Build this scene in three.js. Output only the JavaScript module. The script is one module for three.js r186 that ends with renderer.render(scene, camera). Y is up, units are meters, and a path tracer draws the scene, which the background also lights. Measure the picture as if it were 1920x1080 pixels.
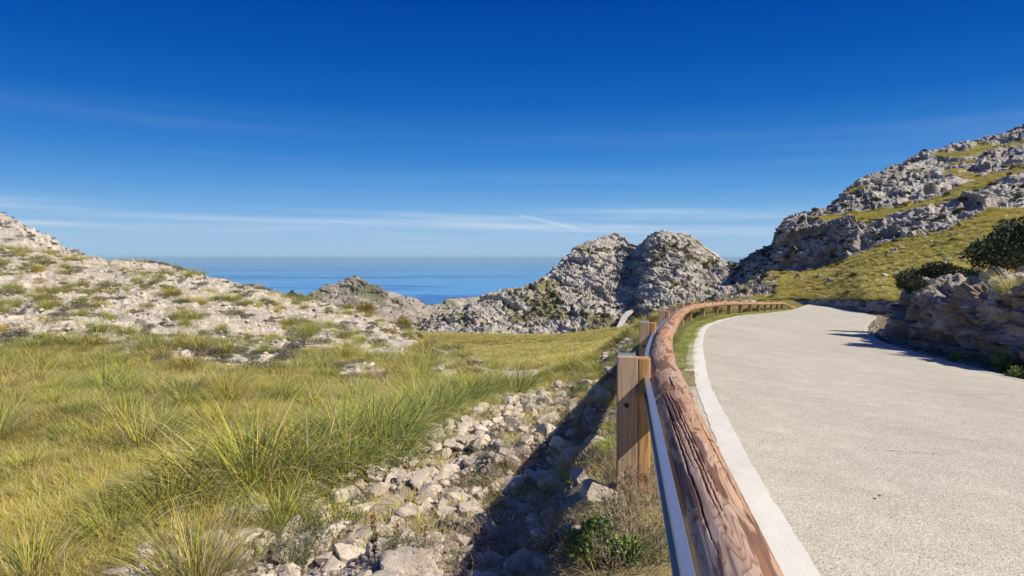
import * as THREE from 'three';
import { mergeGeometries } from 'three/addons/utils/BufferGeometryUtils.js';

// ---------------------------------------------------------------- camera, sky, sun, exposure
const EYE = 1.33, FOCAL = 1280;                       // eye height above the road (m), focal length in px of a 1920 px wide frame
const scene = new THREE.Scene();
const camera = new THREE.PerspectiveCamera(2 * Math.atan(540 / FOCAL) * 180 / Math.PI, 1920 / 1080, 0.05, 400000);
camera.position.set(0, EYE, 0);
camera.setViewOffset(1920, 1080, 0, 56, 1920, 1080);  // the lens is shifted a little down, verticals stay upright
const sunDir = new THREE.Vector3(0.68, 0.74, 0.40).normalize();
const sun = new THREE.DirectionalLight(new THREE.Color(1.0, 0.93, 0.82), 4.6);
sun.position.copy(sunDir).multiplyScalar(300); sun.castShadow = true;
Object.assign(sun.shadow.camera, { left: -200, right: 200, top: 200, bottom: -200, near: 1, far: 900 });
sun.shadow.mapSize.set(4096, 4096);
scene.add(sun, sun.target);
const renderer = new THREE.WebGLRenderer({ antialias: true });
renderer.toneMapping = THREE.LinearToneMapping;
renderer.toneMappingExposure = 1.3;
renderer.shadowMap.enabled = true;

scene.fog = new THREE.FogExp2(new THREE.Color().setRGB(0.52, 0.82, 1.0), 0.000027);   // sea haze

// ---------------------------------------------------------------- numbers and noise
function rng(seed) { let a = seed >>> 0; return () => { a = (a + 0x6D2B79F5) | 0; let t = Math.imul(a ^ (a >>> 15), 1 | a); t = (t + Math.imul(t ^ (t >>> 7), 61 | t)) ^ t; return ((t ^ (t >>> 14)) >>> 0) / 4294967296; }; }
const clamp = (x, a = 0, b = 1) => x < a ? a : x > b ? b : x;
const mixn = (a, b, t) => a + (b - a) * t;
const sst = (a, b, x) => { const t = clamp((x - a) / (b - a)); return t * t * (3 - 2 * t); };
function hash3(x, y, z) { let h = Math.imul(x, 374761393) ^ Math.imul(y, 668265263) ^ Math.imul(z, 2147483647 ^ 0x5bd1e995); h = Math.imul(h ^ (h >>> 13), 1274126177); h ^= h >>> 16; h = Math.imul(h, 0x85ebca6b); return ((h ^ (h >>> 15)) >>> 0) / 4294967296; }
function noise3(x, y, z) {
  const xi = Math.floor(x), yi = Math.floor(y), zi = Math.floor(z);
  let fx = x - xi, fy = y - yi, fz = z - zi;
  fx = fx * fx * (3 - 2 * fx); fy = fy * fy * (3 - 2 * fy); fz = fz * fz * (3 - 2 * fz);
  const l = (a, b, t) => a + (b - a) * t;
  return l(l(l(hash3(xi, yi, zi), hash3(xi + 1, yi, zi), fx), l(hash3(xi, yi + 1, zi), hash3(xi + 1, yi + 1, zi), fx), fy),
    l(l(hash3(xi, yi, zi + 1), hash3(xi + 1, yi, zi + 1), fx), l(hash3(xi, yi + 1, zi + 1), hash3(xi + 1, yi + 1, zi + 1), fx), fy), fz) * 2 - 1;
}
function noise2(x, y, s = 0) {
  const xi = Math.floor(x), yi = Math.floor(y); let fx = x - xi, fy = y - yi;
  fx = fx * fx * (3 - 2 * fx); fy = fy * fy * (3 - 2 * fy);
  const a = hash3(xi, yi, s), b = hash3(xi + 1, yi, s), c = hash3(xi, yi + 1, s), d = hash3(xi + 1, yi + 1, s);
  return (a + (b - a) * fx + (c - a) * fy + (a - b - c + d) * fx * fy) * 2 - 1;
}
function fbm2(x, y, oct = 4, s = 0) { let v = 0, a = 0.5, n = 0; for (let i = 0; i < oct; i++) { v += a * noise2(x, y, s + i * 17); n += a; a *= 0.5; x = x * 2.03 + 11.3; y = y * 2.03 - 7.1; } return v / n; }
function fbm3(x, y, z, oct = 4) { let v = 0, a = 0.5, n = 0; for (let i = 0; i < oct; i++) { v += a * noise3(x, y, z); n += a; a *= 0.5; x = x * 2.03 + 11.3; y = y * 2.03 - 7.1; z = z * 2.03 + 3.7; } return v / n; }
// broken rock: every jittered cell is a tilted plate with a height of its own; out.e is the distance to the crack round it
const fo = { h: 0, e: 0, id: 0 };
function facet2(x, y, s, tilt = 0.9) {
  const xi = Math.floor(x), yi = Math.floor(y); let d1 = 9, d2 = 9, bx = 0, by = 0, cx = 0, cy = 0;
  for (let j = -1; j <= 1; j++) for (let i = -1; i <= 1; i++) {
    const px = xi + i + hash3(xi + i, yi + j, s), py = yi + j + hash3(xi + i, yi + j, s + 1), d = (px - x) ** 2 + (py - y) ** 2;
    if (d < d1) { d2 = d1; d1 = d; bx = xi + i; by = yi + j; cx = px; cy = py; } else if (d < d2) d2 = d;
  }
  fo.id = hash3(bx, by, s + 2); fo.e = Math.sqrt(d2) - Math.sqrt(d1);
  fo.h = fo.id + tilt * ((hash3(bx, by, s + 3) - 0.5) * (x - cx) + (hash3(bx, by, s + 4) - 0.5) * (y - cy)); return fo;
}
function facet3(x, y, z, s, tilt = 0.9) {
  const xi = Math.floor(x), yi = Math.floor(y), zi = Math.floor(z); let d1 = 9, d2 = 9, bx = 0, by = 0, bz = 0, cx = 0, cy = 0, cz = 0;
  for (let k = -1; k <= 1; k++) for (let j = -1; j <= 1; j++) for (let i = -1; i <= 1; i++) {
    const a = xi + i, b = yi + j, c = zi + k, r = hash3(a + s, b, c), px = a + r, py = b + (r * 7.31) % 1, pz = c + (r * 53.7) % 1, d = (px - x) ** 2 + (py - y) ** 2 + (pz - z) ** 2;
    if (d < d1) { d2 = d1; d1 = d; bx = a; by = b; bz = c; cx = px; cy = py; cz = pz; } else if (d < d2) d2 = d;
  }
  const r = hash3(bx, by + s, bz + 5); fo.id = r; fo.e = Math.sqrt(d2) - Math.sqrt(d1);
  fo.h = r + tilt * (((r * 13.7) % 1 - 0.5) * (x - cx) + ((r * 29.1) % 1 - 0.5) * (y - cy) + ((r * 71.9) % 1 - 0.5) * (z - cz)); return fo;
}
const lerpTable = (t) => (x) => {                      // smooth curve through [x, y] pairs (monotone-ish cubic)
  let i = 0; while (i < t.length - 2 && x > t[i + 1][0]) i++;
  const [x0, y0] = t[i], [x1, y1] = t[i + 1], h = x1 - x0, m = (j) => j <= 0 ? (t[1][1] - t[0][1]) / (t[1][0] - t[0][0]) : j >= t.length - 1 ? (t[j][1] - t[j - 1][1]) / (t[j][0] - t[j - 1][0]) : (t[j + 1][1] - t[j - 1][1]) / (t[j + 1][0] - t[j - 1][0]);
  if (x <= t[0][0]) return t[0][1] + (x - t[0][0]) * m(0);
  if (x >= t[t.length - 1][0]) return t[t.length - 1][1] + (x - t[t.length - 1][0]) * m(t.length - 1);
  const u = (x - x0) / h, u2 = u * u, u3 = u2 * u;
  return (2 * u3 - 3 * u2 + 1) * y0 + (u3 - 2 * u2 + u) * h * m(i) + (-2 * u3 + 3 * u2) * y1 + (u3 - u2) * h * m(i + 1);
};
const at = (px, py, d) => [(px - 960) / FOCAL * d, EYE - (py - 484) / FOCAL * d, d];   // a sight line of the photograph, d metres out: [x, y, distance ahead]
const lin = (r, g, b) => { const f = (c) => { c /= 255; return c <= 0.04045 ? c / 12.92 : ((c + 0.055) / 1.055) ** 2.4; }; return [f(r), f(g), f(b)]; };

// ---------------------------------------------------------------- the sky: clear autumn blue, thin cirrus streaks low over the sea, one contrail
{
  const W = 4096, H = 2048, data = new Float32Array(W * H * 4);
  const stops = [[-90, lin(120, 160, 200)], [-2, lin(168, 198, 222)], [0, lin(168, 198, 224)], [1.6, lin(156, 193, 226)], [3.8, lin(122, 176, 226)], [6, lin(86, 153, 219)], [8.2, lin(58, 132, 208)], [12.5, lin(22, 101, 190)], [16, lin(6, 84, 178)], [20.5, lin(0, 70, 165)], [35, lin(0, 60, 150)], [90, lin(0, 46, 125)]];
  for (let j = 0; j < H; j++) {
    const el = ((j + 0.5) / H - 0.5) * 180; let k = 0; while (k < stops.length - 2 && el > stops[k + 1][0]) k++;
    const t = clamp((el - stops[k][0]) / (stops[k + 1][0] - stops[k][0])), c = [0, 1, 2].map((i) => mixn(stops[k][1][i], stops[k + 1][1][i], t));
    const cy = Math.sin(el * Math.PI / 180), cr = Math.cos(el * Math.PI / 180);
    for (let i = 0; i < W; i++) {
      const az = ((i + 0.5) / W - 0.5) * 2 * Math.PI, dx = Math.cos(az) * cr, dz = Math.sin(az) * cr;
      const cs = dx * sunDir.x + cy * sunDir.y + dz * sunDir.z, glow = 0.22 * Math.pow(Math.max(0, cs), 6) + 0.5 * Math.pow(Math.max(0, cs), 60);
      let [r, g, b] = c;
      r += glow; g += glow * 1.02; b += glow * 1.0;
      if (el > 0 && el < 14) {
        const a = (az + Math.PI / 2) * 57.2958;          // degrees to the right of straight ahead
        const tilt = el + a * 0.012;
        let w = Math.pow(clamp(fbm2(a * 0.055 + 3.3, tilt * 1.5, 5, 40) * 0.95 + 0.42), 2.2) * sst(0.4, 1.6, el) * (1 - sst(3.2, 5.2, el)) * 0.62;
        w += Math.pow(clamp(fbm2(a * 0.03 + 9, tilt * 0.9, 5, 70) * 1.1 + 0.32), 2) * sst(4, 6.5, el) * (1 - sst(9, 13, el)) * 0.06;
        w += 0.36 * Math.exp(-(((tilt - 2.72 - 0.10 * fbm2(a * 0.1, 1.5, 3, 9)) / 0.17) ** 2)) * sst(-36, -22, a) * (1 - sst(3, 14, a)) * (0.75 + 0.5 * fbm2(a * 0.3, el * 3, 3, 12));
        w += 0.30 * Math.exp(-(((tilt - 3.45 - 0.12 * fbm2(a * 0.12, 2.5, 3, 19)) / 0.22) ** 2)) * sst(4, 12, a) * (1 - sst(26, 34, a)) * (0.6 + 0.8 * clamp(0.5 + fbm2(a * 0.4, el * 3, 3, 14)));
        const line = 3.58 - (a - 0.6) * 0.21 - 0.004 * (a - 0.6) ** 2, q = sst(0.45, 0.7, a) * (1 - sst(4.5, 7.2, a));   // contrail
        w += 0.5 * q * Math.exp(-(((el - line) / (0.055 + 0.012 * a)) ** 2));
        w = clamp(w, 0, 0.85);
        r = mixn(r, 0.60, w); g = mixn(g, 0.72, w); b = mixn(b, 0.86, w);
      }
      const o = (j * W + i) * 4; data[o] = r / 1.3; data[o + 1] = g / 1.3; data[o + 2] = b / 1.3; data[o + 3] = 1;   // the colours above are as seen at exposure 1.3
    }
  }
  const sky = new THREE.DataTexture(data, W, H, THREE.RGBAFormat, THREE.FloatType);
  sky.mapping = THREE.EquirectangularReflectionMapping; sky.magFilter = THREE.LinearFilter; sky.minFilter = THREE.LinearFilter; sky.needsUpdate = true;
  scene.background = sky; scene.environment = sky;
}

// ---------------------------------------------------------------- helpers for building
const taken = {};
function numbered(n) { taken[n] = (taken[n] || 0) + 1; return taken[n] === 1 ? n : n + '_' + String(taken[n] - 1).padStart(3, '0'); }
function mesh(name, geo, mat, parent = scene) { const m = new THREE.Mesh(geo, mat); m.name = parent === scene ? numbered(name) : name; m.castShadow = m.receiveShadow = true; parent.add(m); return m; }
function group(name, parent = scene) { const g = new THREE.Group(); g.name = parent === scene ? numbered(name) : name; parent.add(g); return g; }
function tag(o, label, category, grp) { o.userData.label = label; o.userData.category = category; if (grp) o.userData.group = grp; return o; }
function setting(o, label, category, kind = 'structure') { o.userData = { kind, label, category }; return o; }
function gridGeo(nr, nc, fill, withUv = true, flat = false) {   // fill(i, j, put): put(x, y, depth, r, g, b, u, v)
  const n = nr * nc, pos = new Float32Array(n * 3), col = new Float32Array(n * 3), uv = new Float32Array(n * 2), idx = new Uint32Array((nr - 1) * (nc - 1) * 6);
  for (let i = 0, k = 0; i < nr; i++) for (let j = 0; j < nc; j++, k++) fill(i, j, (x, y, d, r, g, b, u, v) => { pos[k * 3] = x; pos[k * 3 + 1] = y; pos[k * 3 + 2] = -d; col[k * 3] = r; col[k * 3 + 1] = g; col[k * 3 + 2] = b; uv[k * 2] = u ?? x; uv[k * 2 + 1] = v ?? d; });
  for (let i = 0, o = 0; i < nr - 1; i++) for (let j = 0; j < nc - 1; j++) { const a = i * nc + j, b = a + 1, c = a + nc, e = c + 1; idx[o++] = a; idx[o++] = b; idx[o++] = c; idx[o++] = b; idx[o++] = e; idx[o++] = c; }
  const g = new THREE.BufferGeometry();
  g.setAttribute('position', new THREE.BufferAttribute(pos, 3)); g.setAttribute('color', new THREE.BufferAttribute(col, 3)); if (withUv) g.setAttribute('uv', new THREE.BufferAttribute(uv, 2));
  g.setIndex(new THREE.BufferAttribute(idx, 1)); if (!flat) g.computeVertexNormals(); return g;
}
function byteTex(W, H, f, srgb = true) {
  const d = new Uint8Array(W * H * 4);
  for (let j = 0; j < H; j++) for (let i = 0; i < W; i++) { const c = f(i / W, j / H), o = (j * W + i) * 4; d[o] = clamp(c[0], 0, 255); d[o + 1] = clamp(c[1], 0, 255); d[o + 2] = clamp(c[2], 0, 255); d[o + 3] = 255; }
  const t = new THREE.DataTexture(d, W, H); t.wrapS = t.wrapT = THREE.RepeatWrapping; t.magFilter = THREE.LinearFilter; t.minFilter = THREE.LinearMipmapLinearFilter; t.generateMipmaps = true; if (srgb) t.colorSpace = THREE.SRGBColorSpace; t.needsUpdate = true; return t;
}
// noise that tiles over 0..1
function tileNoise(u, v, f, s) {
  const x = u * f, y = v * f, xi = Math.floor(x), yi = Math.floor(y); let fx = x - xi, fy = y - yi; fx = fx * fx * (3 - 2 * fx); fy = fy * fy * (3 - 2 * fy);
  const h = (a, b) => hash3(((a % f) + f) % f, ((b % f) + f) % f, s), a = h(xi, yi), b = h(xi + 1, yi), c = h(xi, yi + 1), d = h(xi + 1, yi + 1);
  return (a + (b - a) * fx + (c - a) * fy + (a - b - c + d) * fx * fy) * 2 - 1;
}
const grit = byteTex(512, 512, (u, v) => { const n = 0.4 * tileNoise(u, v, 16, 1) + 0.35 * tileNoise(u, v, 48, 2) + 0.3 * tileNoise(u, v, 128, 3) + 0.2 * tileNoise(u, v, 256, 4), c = 128 + 110 * n; return [c, c, c]; }, false);
const gritAt = (rep) => { const t = grit.clone(); t.repeat.set(rep, rep); t.needsUpdate = true; return t; };
const tint = byteTex(512, 512, (u, v) => { const n = 0.3 * tileNoise(u, v, 8, 11) + 0.35 * tileNoise(u, v, 32, 12) + 0.4 * tileNoise(u, v, 96, 13) + 0.35 * tileNoise(u, v, 256, 14), c = 214 + 40 * n; return [c, c - 2, c - 5]; });
const tintAt = (rep) => { const t = tint.clone(); t.repeat.set(rep, rep); t.needsUpdate = true; return t; };
const M = {
  ground: new THREE.MeshStandardMaterial({ vertexColors: true, roughness: 0.95, map: tintAt(0.7), bumpMap: gritAt(0.7), bumpScale: 0.02 }),
  rock: new THREE.MeshStandardMaterial({ vertexColors: true, roughness: 0.92, map: tintAt(0.08), bumpMap: gritAt(0.08), bumpScale: 0.25 }),
  outcrop: new THREE.MeshStandardMaterial({ vertexColors: true, roughness: 0.92, map: tintAt(0.6), bumpMap: gritAt(0.6), bumpScale: 0.03 }),
  grass: new THREE.MeshPhysicalMaterial({ vertexColors: true, roughness: 0.95, side: THREE.DoubleSide, transmission: 0.35, thickness: 0 }),
  plant: new THREE.MeshPhysicalMaterial({ vertexColors: true, roughness: 0.8, side: THREE.DoubleSide }),
  stone: new THREE.MeshStandardMaterial({ vertexColors: true, roughness: 0.92, bumpMap: gritAt(1.0), bumpScale: 0.006 }),
};
console.log('sky and helpers');

// ---------------------------------------------------------------- the road: edges and fall, as curves over the distance ahead
const roadLeft = lerpTable([[-8, -0.38], [-3, 0.29], [0, 0.75], [3.02, 1.235], [4.2, 1.44], [6.4, 1.91], [8.1, 2.28], [11.2, 3.07], [15.8, 4.33], [22.5, 6.42], [28, 8.65], [34, 11.5], [47, 18.0], [60, 24.6], [66, 27.6], [78, 33.8], [90, 39.5], [112, 49]]);
const roadRight = lerpTable([[-8, 4.6], [0, 6.1], [6, 7.05], [10.2, 7.62], [12, 7.95], [15.2, 8.8], [18.4, 9.85], [24.3, 12.55], [31.5, 16.5], [40, 21.3], [55, 28.4], [70, 35], [80, 38.6], [90, 42.4], [112, 52]]);
const roadFall = lerpTable([[-8, 1.33], [0, 1.33], [3, 1.335], [5, 1.40], [6.9, 1.49], [9.5, 1.60], [14, 1.80], [20, 2.12], [27, 2.49], [34, 2.87], [47, 3.75], [60, 4.58], [66, 4.9], [78, 5.42], [86, 5.95], [112, 10]]);
const roadY = (x, d) => EYE - roadFall(d) - 0.2 * clamp((x - roadLeft(d)) / (roadRight(d) - roadLeft(d)), -0.3, 1.4);
const railGap = lerpTable([[-8, 0.5], [3.3, 0.49], [5, 0.5], [6.9, 0.49], [9.5, 0.43], [14, 0.40], [20, 0.43], [27, 0.5], [34, 0.55], [60, 0.6], [90, 0.4]]);
const slopeOf = (f, d) => (f(d + 0.25) - f(d - 0.25)) / 0.5;
function railAt(d) { const s = slopeOf(roadLeft, d), c = 1 / Math.hypot(1, s); return roadLeft(d) - railGap(d) / c; }
const leftOfRail = (x, d) => (railAt(d) - x) / Math.hypot(1, slopeOf(roadLeft, d));      // metres, positive on the valley side

// ---------------------------------------------------------------- thin-plate surface through surveyed points: the natural ground
const survey = [];
const S = (px, py, d) => { const p = at(px, py, d); survey.push([p[0], p[2], p[1]]); };
const P = (x, d, y) => survey.push([x, d, EYE - y]);
// left field up to the spur
for (const [px, list] of [[-900, [[1080, 6], [760, 12], [620, 24], [520, 34], [440, 48], [340, 80], [340, 120]]],
  [-350, [[1080, 5.2], [790, 9.5], [650, 18], [570, 26], [480, 38], [395, 72], [370, 85], [400, 120]]],
  [0, [[1080, 4.6], [800, 9], [683, 16], [610, 22], [545, 29], [478, 40], [440, 56], [414, 70], [406, 75], [440, 100], [520, 135]]],
  [100, [[1080, 4.5], [800, 9], [690, 15.5], [620, 21.5], [550, 30], [480, 42], [468, 62], [500, 90], [560, 135]]],
  [300, [[1080, 4.3], [800, 9], [705, 14.5], [642, 20], [570, 28], [502, 38], [540, 50], [590, 75], [600, 130]]],
  [530, [[1080, 4.1], [800, 8.6], [705, 15], [645, 22], [600, 29], [558, 37], [600, 47], [640, 75], [640, 130]]],
  [740, [[940, 5.6], [800, 9], [705, 16], [650, 26], [613, 35], [650, 44], [655, 75], [628, 130]]],
  [860, [[1000, 4.6], [860, 6.8], [760, 11], [700, 19], [662, 28], [690, 36], [660, 70], [632, 110], [626, 150]]],
  [950, [[1080, 3.9], [900, 5.6], [800, 8.2], [750, 11.5], [697, 21], [716, 30], [672, 60], [648, 100], [640, 150]]],
  [1060, [[880, 5.6], [770, 8.2], [730, 12], [722, 22], [706, 34], [672, 58], [650, 90], [640, 150]]],
  [1150, [[762, 9.5], [748, 14], [736, 24], [706, 36], [668, 58], [650, 90], [634, 150]]],
  [1220, [[676, 22], [660, 34], [642, 50], [626, 75], [604, 130]]],
  [1300, [[620, 40], [606, 58], [594, 80], [578, 130]]]]) for (const [py, d] of list) S(px, py, d);
P(-1.2, 0, 1.85); P(-3.5, 0, 2.15); P(-12, 0, 2.4); P(-1.5, -6, 1.8); P(-6, -6, 2.1); P(-16, -6, 2.4); P(-0.6, 2, 1.8); P(-30, 4, 2.2);
// bank below the guard rail and the strip behind the far rail
for (const d of [-6, -2, 0.5, 2, 4, 6, 8.5, 12, 16, 21]) { const x = railAt(d), f = roadFall(d); P(x + 0.1, d, f + 0.05); P(x - 0.45, d, f + 0.09); P(x - 1.3, d, f + 0.27); }
for (const d of [16, 21, 27]) P(railAt(d) - 3, d, roadFall(d) + 1.5);
for (const d of [27, 34, 42, 52, 64, 76]) { const x = railAt(d); P(x, d, roadFall(d) + 0.02); P(x - 1.5, d + 1, roadFall(d) - (d > 30 ? 0.42 : 0.05)); P(x - 5, d + 4, roadFall(d) + (d > 44 ? 0.7 : d > 36 ? 1.6 : 2.5)); }
// right of the road, under the outcrop
for (const d of [-6, 2, 8, 14, 20, 27, 34, 45, 58, 72, 86]) { const x = roadRight(d); P(x + 0.2, d, roadFall(d) + 0.22); P(x + 3, d, roadFall(d) + 0.1); P(x + 14, d, roadFall(d) - 0.6); }
function solveTPS(pts) {
  const n = pts.length, N = n + 3, A = Array.from({ length: N }, () => new Float64Array(N + 1));
  const U = (r2) => r2 < 1e-9 ? 0 : r2 * Math.log(r2);
  for (let i = 0; i < n; i++) {
    for (let j = 0; j < n; j++) A[i][j] = U((pts[i][0] - pts[j][0]) ** 2 + (pts[i][1] - pts[j][1]) ** 2);
    A[i][i] += 0.6; A[i][n] = A[n][i] = 1; A[i][n + 1] = A[n + 1][i] = pts[i][0]; A[i][n + 2] = A[n + 2][i] = pts[i][1]; A[i][N] = pts[i][2];
  }
  for (let c = 0; c < N; c++) {
    let p = c; for (let r = c + 1; r < N; r++) if (Math.abs(A[r][c]) > Math.abs(A[p][c])) p = r;
    [A[c], A[p]] = [A[p], A[c]];
    for (let r = 0; r < N; r++) if (r !== c) { const f = A[r][c] / A[c][c]; if (f) for (let k = c; k <= N; k++) A[r][k] -= f * A[c][k]; }
  }
  const w = Float64Array.from(A, (row, i) => row[N] / row[i]), xs = Float64Array.from(pts, (p) => p[0]), ds = Float64Array.from(pts, (p) => p[1]);
  return (x, d) => { let v = w[n] + w[n + 1] * x + w[n + 2] * d; for (let i = 0; i < n; i++) { const a = x - xs[i], b = d - ds[i], r2 = a * a + b * b; if (r2 > 1e-9) v += w[i] * r2 * Math.log(r2); } return v; };
}
const bare = solveTPS(survey);
// where pale bedrock shows on the spur, 0..1
const crestD = lerpTable([[-1.6, 44], [-0.75, 40], [-0.516, 38], [-0.336, 37], [-0.172, 35], [-0.08, 28], [0, 21], [0.06, 16]]);
const rockFrom = lerpTable([[-1.6, 19], [-0.75, 15.5], [-0.516, 17.5], [-0.336, 16], [-0.172, 17.5], [-0.08, 18], [0, 17], [0.06, 15]]);
function rockAt(x, d) {
  const side = leftOfRail(x, d); if (side < 3) return 0;
  const a = clamp(x / Math.max(d, 1), -1.6, 0.06), from = rockFrom(a), crest = crestD(a);
  const n = fbm2(x * 0.22, d * 0.16, 4, 5), n2 = fbm2(x * 0.9, d * 0.6, 3, 6);
  let m = sst(-0.22, 0.2, n + 0.35 * n2 + (d - from) / 11 - 0.1) * sst(from - 6, from + 3, d + 9 * n);
  if (x / Math.max(d, 1) > -0.45) m *= 1 - sst(crest + 3, crest + 7, d);
  m = Math.max(m, 0.9 * sst(0.5, 0.62, fbm2(x * 0.5 + 7, d * 0.35, 4, 8)) * sst(8, 13, d) * (1 - sst(40, 48, d)));
  return m * sst(3, 4.5, side) * (x / Math.max(d, 1) > 0.08 ? 0 : 1);
}
function rubbleAt(x, d) { const s = leftOfRail(x, d); if (d > 24) return 0; const n = 0.35 * fbm2(x * 1.1, d * 1.1, 3, 21); return sst(0.3, 0.75, s + n) * (1 - sst(2.45, 3.05, s + n * 1.6 - 0.7 * (1 - sst(4.5, 8, d)) + (d > 9 ? (d - 9) * 0.06 : 0))); }
let gRock = 0, gRub = 0;
function groundY(x, d, fine = true) {
  let y = bare(x, d);
  const side = leftOfRail(x, d), rs = x - roadRight(d);
  y += fbm2(x * 0.35, d * 0.35, 3, 2) * 0.16 * sst(0.6, 3, side) * (d < 40 ? 1 : 1.6);
  gRock = rockAt(x, d); gRub = rubbleAt(x, d);
  if (fine && gRock > 0.01) {
    const wx = x + 0.35 * noise2(x * 1.3, d * 1.3, 31), wd = d + 0.35 * noise2(x * 1.3 + 50, d * 1.3, 32);
    const far = 1 + 0.8 * sst(45, 62, d); let h = facet2(wx * 0.32 / far, wd * 0.7 / far, 51, 0.6).h * 0.26 * far; 
    h += facet2(wx * 1.3 + h, wd * 2.4, 52, 1.3).h * 0.11;
    h += facet2(wx * 3.6, wd * 6.0 + h, 53, 1.4).h * 0.055; h += facet2(wx * 9, wd * 13, 54, 1.4).h * 0.03;
    const st = 0.17 * far, tt = (y + h + 0.12 * fbm2(x * 0.4, d * 0.4, 3, 55)) / st, fr = tt - Math.floor(tt); h += st * (sst(0.5, 0.85, fr) - fr) * 0.9; h += (far - 1) * ((facet2(wx * 0.5, wd * 0.6, 56, 1.3).h - 0.5) * 0.7 + (facet2(wx * 1.3, wd * 1.3, 57, 1.3).h - 0.5) * 0.32);
    y += (h - 0.16) * gRock;
  }
  if (fine && gRub > 0.01) y += gRub * ((facet2(x * 2.6, d * 2.6, 61, 1.2).h - 0.5) * 0.07 + (facet2(x * 8, d * 8, 62, 1.2).h - 0.5) * 0.035);
  if (fine) y += 0.02 * fbm2(x * 3.1, d * 3.1, 3, 3) * sst(0.2, 0.8, side);
  if (side < 1.0 && rs < 3 && d < 112) {                 // keep below the paved sheet
    const ry = roadY(clamp(x, roadLeft(d) - 0.3, roadRight(d) + 0.3), d) - (x > roadLeft(d) - 0.05 ? 0.07 : 0.003), t = Math.min(sst(1.0, 0.05, side) , sst(3, 0.35, rs));
    y = mixn(y, Math.min(y, ry) * 0.0 + ry, t);
  }
  return y;
}
{
  const rows = []; for (let d = -6; d < 2.2; d += 0.12) rows.push(d); for (let d = 2.2; d < 150; d *= d < 12 ? 1.0068 : d < 46 ? 1.0042 : d < 80 ? 1.0062 : 1.016) rows.push(d);
  const NC = 800, cRock = lin(234, 224, 207), cRockD = lin(196, 186, 171), cSoil = [0.25, 0.18, 0.115], cStraw = [0.36, 0.29, 0.13], cGreen = [0.25, 0.235, 0.055], cTan = [0.46, 0.375, 0.285];
  const geo = gridGeo(rows.length, NC, (i, j, put) => {
    const d = rows[i], q = Math.max(d, 0), x0 = -(0.86 * q + 9), x1 = Math.min(roadRight(d) + 16, 0.72 * q + 9), x = mixn(x0, x1, j / (NC - 1));
    const y = groundY(x, d), n = fbm2(x * 0.8, d * 0.8, 4, 71), n2 = fbm2(x * 5, d * 5, 3, 72), rk = gRock, rb = gRub;
    let c = [0, 1, 2].map((k) => mixn(cSoil[k], cStraw[k], sst(-0.4, 0.4, n + 0.5 * n2)));
    const gr = sst(-0.3, 0.5, fbm2(x * 0.5, d * 0.5, 3, 73) + 0.3 * n2) * (d > 40 ? 0.9 : 0.6);
    c = c.map((v, k) => mixn(v, cGreen[k], gr));
    if (rb > 0) { const t = rb * sst(-0.5, 0.2, n2 + n); c = c.map((v, k) => mixn(v, mixn(cTan[k], cRockD[k], sst(-0.2, 0.4, n)), t)); }
    if (rk > 0) { const s = sst(-0.5, 0.5, n2 + 0.6 * n), lich = sst(0.25, 0.6, fbm2(x * 2.2, d * 2.2, 4, 75)), t = sst(0.25, 0.6, rk + 0.25 * n2); c = c.map((v, k) => mixn(v, mixn(mixn(cRockD[k], cRock[k], s), [0.22, 0.215, 0.2][k], lich * 0.55), t)); }
    put(x, y, d, c[0], c[1], c[2]);
  });
  var ground = setting(mesh('ground', geo, M.ground), 'grassy stony ground with a pale limestone spur left of the road', 'ground');
}
console.log('ground');

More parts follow.
